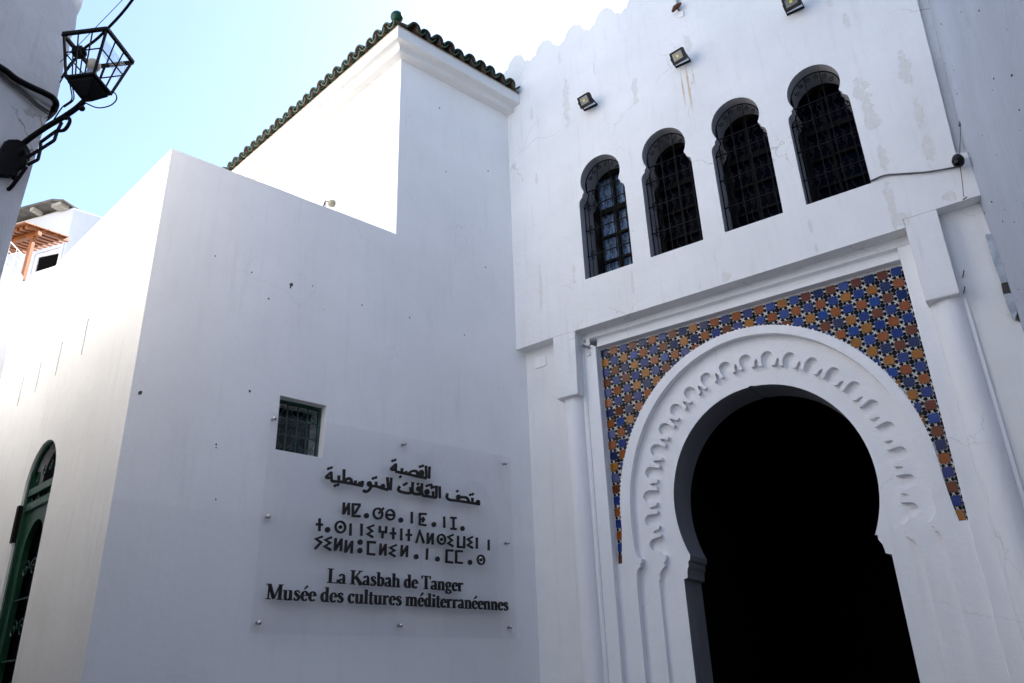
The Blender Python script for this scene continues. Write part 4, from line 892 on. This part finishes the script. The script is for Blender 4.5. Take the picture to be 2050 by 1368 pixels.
# ================================================================ small lamp behind the parapet
sp = thing('roof_spotlight', 'small beige spotlight on a black bracket peeping over the sign wall', 'spotlight', MM @ Matrix.Translation((1.662, .20, 6.245)))
MB().lathe([(0, .025), (.036, .022), (.042, 0), (.036, -.03), (.018, -.045), (0, -.045)], (0, 0, 0), 16).xf(Matrix.Translation((.045, 0, .165)) @ Matrix.Rotation(R(80), 4, 'Y')).build('lamp_head', simple('beige_lamp', (.45, .40, .28), .5), sp)
MB().tube([(-.075, 0, .0), (-.035, 0, .165), (.03, 0, .165)], .006, 5).tube([(-.035, 0, .165), (-.03, 0, .0)], .005, 5).build('bracket', blk, sp)

# ================================================================ far houses on the left
HC = Vector((-8.153, 12.591, 0)); HM = frame(HC, az(110))
fh = thing('far_house', 'white house with a grey slab roof and small dark window, behind the alley wall', 'building', HM)
wv_ = [(-.63, 9.01), (-.107, 9.03), (-.105, 9.30), (-.63, 9.33)]
MB().poly([(-4, 0), (0, 0), (.0, 10.27), (-1.1, 10.30), (-4, 10.34)], [wv_], 0, .22).build('front_wall', P['far'], fh, bevel=.02)
sB = HM.inverted() @ frame(HC, az(48))
MB().poly([(0, 0), (4, 0), (4, 10.24), (0, 10.26)], [], 0, .22).xf(sB).build('side_wall', P['far'], fh, bevel=.02)
MB().poly([(-.80, 8.93), (-.02, 8.93), (-.02, 9.48), (-.80, 9.48)], [[(-.72, 8.95), (-.08, 8.95), (-.08, 9.41), (-.72, 9.41)]], -.03, .02).build('window_surround', P['far'], fh, bevel=.012)
wf = MB().poly([(-.69, 8.96), (-.085, 8.96), (-.085, 9.39), (-.69, 9.39)], [wv_], -.012, .03).build('window', white_p, fh)
MB().box(-.7, -.05, .012, .025, 8.9, 9.45).build('pane', dark_room, wf)
MB().poly([(-3.2, 10.46), (-.35, 10.37), (-.03, 10.28), (-.02, 10.315), (-.36, 10.42), (-3.2, 10.52)], [], -.22, .3).build('roof_slab', simple('dark_slab', (.11, .105, .095), .9, var=.4, bump=.5, scale=8), fh, bevel=.01)  # roof slab in one even dark tone
MB().box(-.34, -.10, -.20, -.02, 10.24, 10.31).build('roof_bracket', slab_m, fh)
MB().box(-.90, -.80, -.20, 0, 10.30, 10.37).build('roof_bracket', slab_m, fh)
MB().box(-4, 2.5, -1.2, -.01, 0, 8.03).build('lower_wing', P['far'], fh, bevel=.03)
MB().poly([(-4.1, 10.30), (-.3, 10.29), (-.3, 10.34), (-4.1, 10.36)], [], .05, 5).build('flat_roof', slab_m, fh)
PG = frame(Vector((-8.666, 11.181, 0)), az(110))
pg = thing('pergola', 'orange timber pergola on the terrace of the far house', 'pergola', PG)
MB().poly([(1.19, 7.70), (1.25, 7.70), (1.265, 8.50), (1.205, 8.50)], [], -.03, .03).build('post', timber, pg, bevel=.004)
MB().box(-.6, 1.36, -.035, .035, 8.47, 8.54).build('beam', timber, pg, bevel=.004)
beam = None
for k in range(9):
    if beam is None: beam = MB().box(-.030, .030, -.20, .55, 0, .05).build('rafter', timber, pg); o = beam
    else: o = put(beam.copy(), pg)
    o.location = (1.30-.115*k, 0, 8.545); o.rotation_euler = (R(12), 0, 0)
board = None
for k in range(4):
    if board is None: board = MB().box(-.85, 1.38, -.09, .09, 0, .018).build('roof_board', timber, pg); o = board
    else: o = put(board.copy(), pg)
    o.location = (0, -.2+.2*k, 8.60+.0425*(k-1)); o.rotation_euler = (R(12), 0, 0)
LWp = Vector((-6.076, 8.563, 0)); TM = frame(LWp, az(48))
tw = thing('terrace_parapet', 'bluish white terrace wall with rounded merlons below the railing, far left', 'wall', TM)
tp = [(-2.4, 0), (.34, 0), (.34, 6.25), (.12, 6.40), (.085, 6.42), (.082, 6.47)]
for cx_, cz_ in ((.030, 6.50), (-.100, 6.535), (-.235, 6.57), (-.37, 6.6), (-.5, 6.63)):
    tp += [(cx_+.055*math.cos(PI*i/8), cz_+.0+.075*math.sin(PI*i/8)) for i in range(9)]
tp += [(-2.4, 6.9)]
MB().poly(tp, [], 0, .18).build('wall', P['far'], tw, bevel=.01)
MB().box(-2.3, .08, .19, 3.0, 0, 6.1).build('terrace_floor', slab_m, tw)
rl = thing('stair_railing', 'white metal railing grid above the rounded terrace wall, far left', 'railing', TM)
m = MB().tube([(-.55, .25, 7.42), (.045, .25, 6.95), (.02, .25, 6.50)], .007, 5)
m.build('handrail', white_p, rl)
for k in range(6):
    x_ = -.03-.085*k; MB().tube([(x_, .25, 6.5), (x_, .25, 7.0-.79*x_)], .0045, 4).build('bar', white_p, rl)
for k in range(3): MB().tube([(-.5, .25, 7.26-.13*k), (.035, .25, 6.83-.13*k)], .0045, 4).build('bar', white_p, rl)
MB().box(-.9, .12, 1.2, 1.3, 6.0, 7.0).build('dark_window', dark_room, tw)  # flat dark panel for the window behind the railing
# ================================================================ unseen buildings, added to bounce light or block the sun
oh = MB().prism([(-10.5, -4.5), (-1.5, -3.9), (-1.5, -8), (-10.5, -8)], 0, 9.0).build('unseen_bounce_house', simple('grey_blue_render', (.34, .37, .42), .95, scale=3), bevel=.02)  # unseen wall added for its bounce light
tag(oh, 'unseen grey blue house added behind the camera to bounce light onto the gatehouse', 'building')
oo = MB().prism([(-1.4, -3.9), (9, -3.2), (9, -8), (-1.4, -8)], 0, 8.0).build('unseen_dark_house', simple('ochre_render', (.14, .11, .09), .95, scale=3), bevel=.02)  # unseen wall added, dark to hold back bounce
tag(oo, 'unseen dark ochre house added behind the camera to limit bounced light', 'building')
kb = thing('sun_blocker_block', 'unseen high block added behind the gatehouse to keep sun off the left house', 'building', FM)
MB().box(5, 14, 8.1, 16, 0, 22).build('wall', P['far'], kb)  # added out of view to keep sun off the left house
kt = thing('sun_blocker_tower', 'unseen square tower added behind the gatehouse to shade the left house', 'tower', FM)
MB().box(1.9, 7.5, 1.5, 8.0, 9.02, 15).build('wall', P['far'], kt)  # unseen mass added to cast shade on the left house
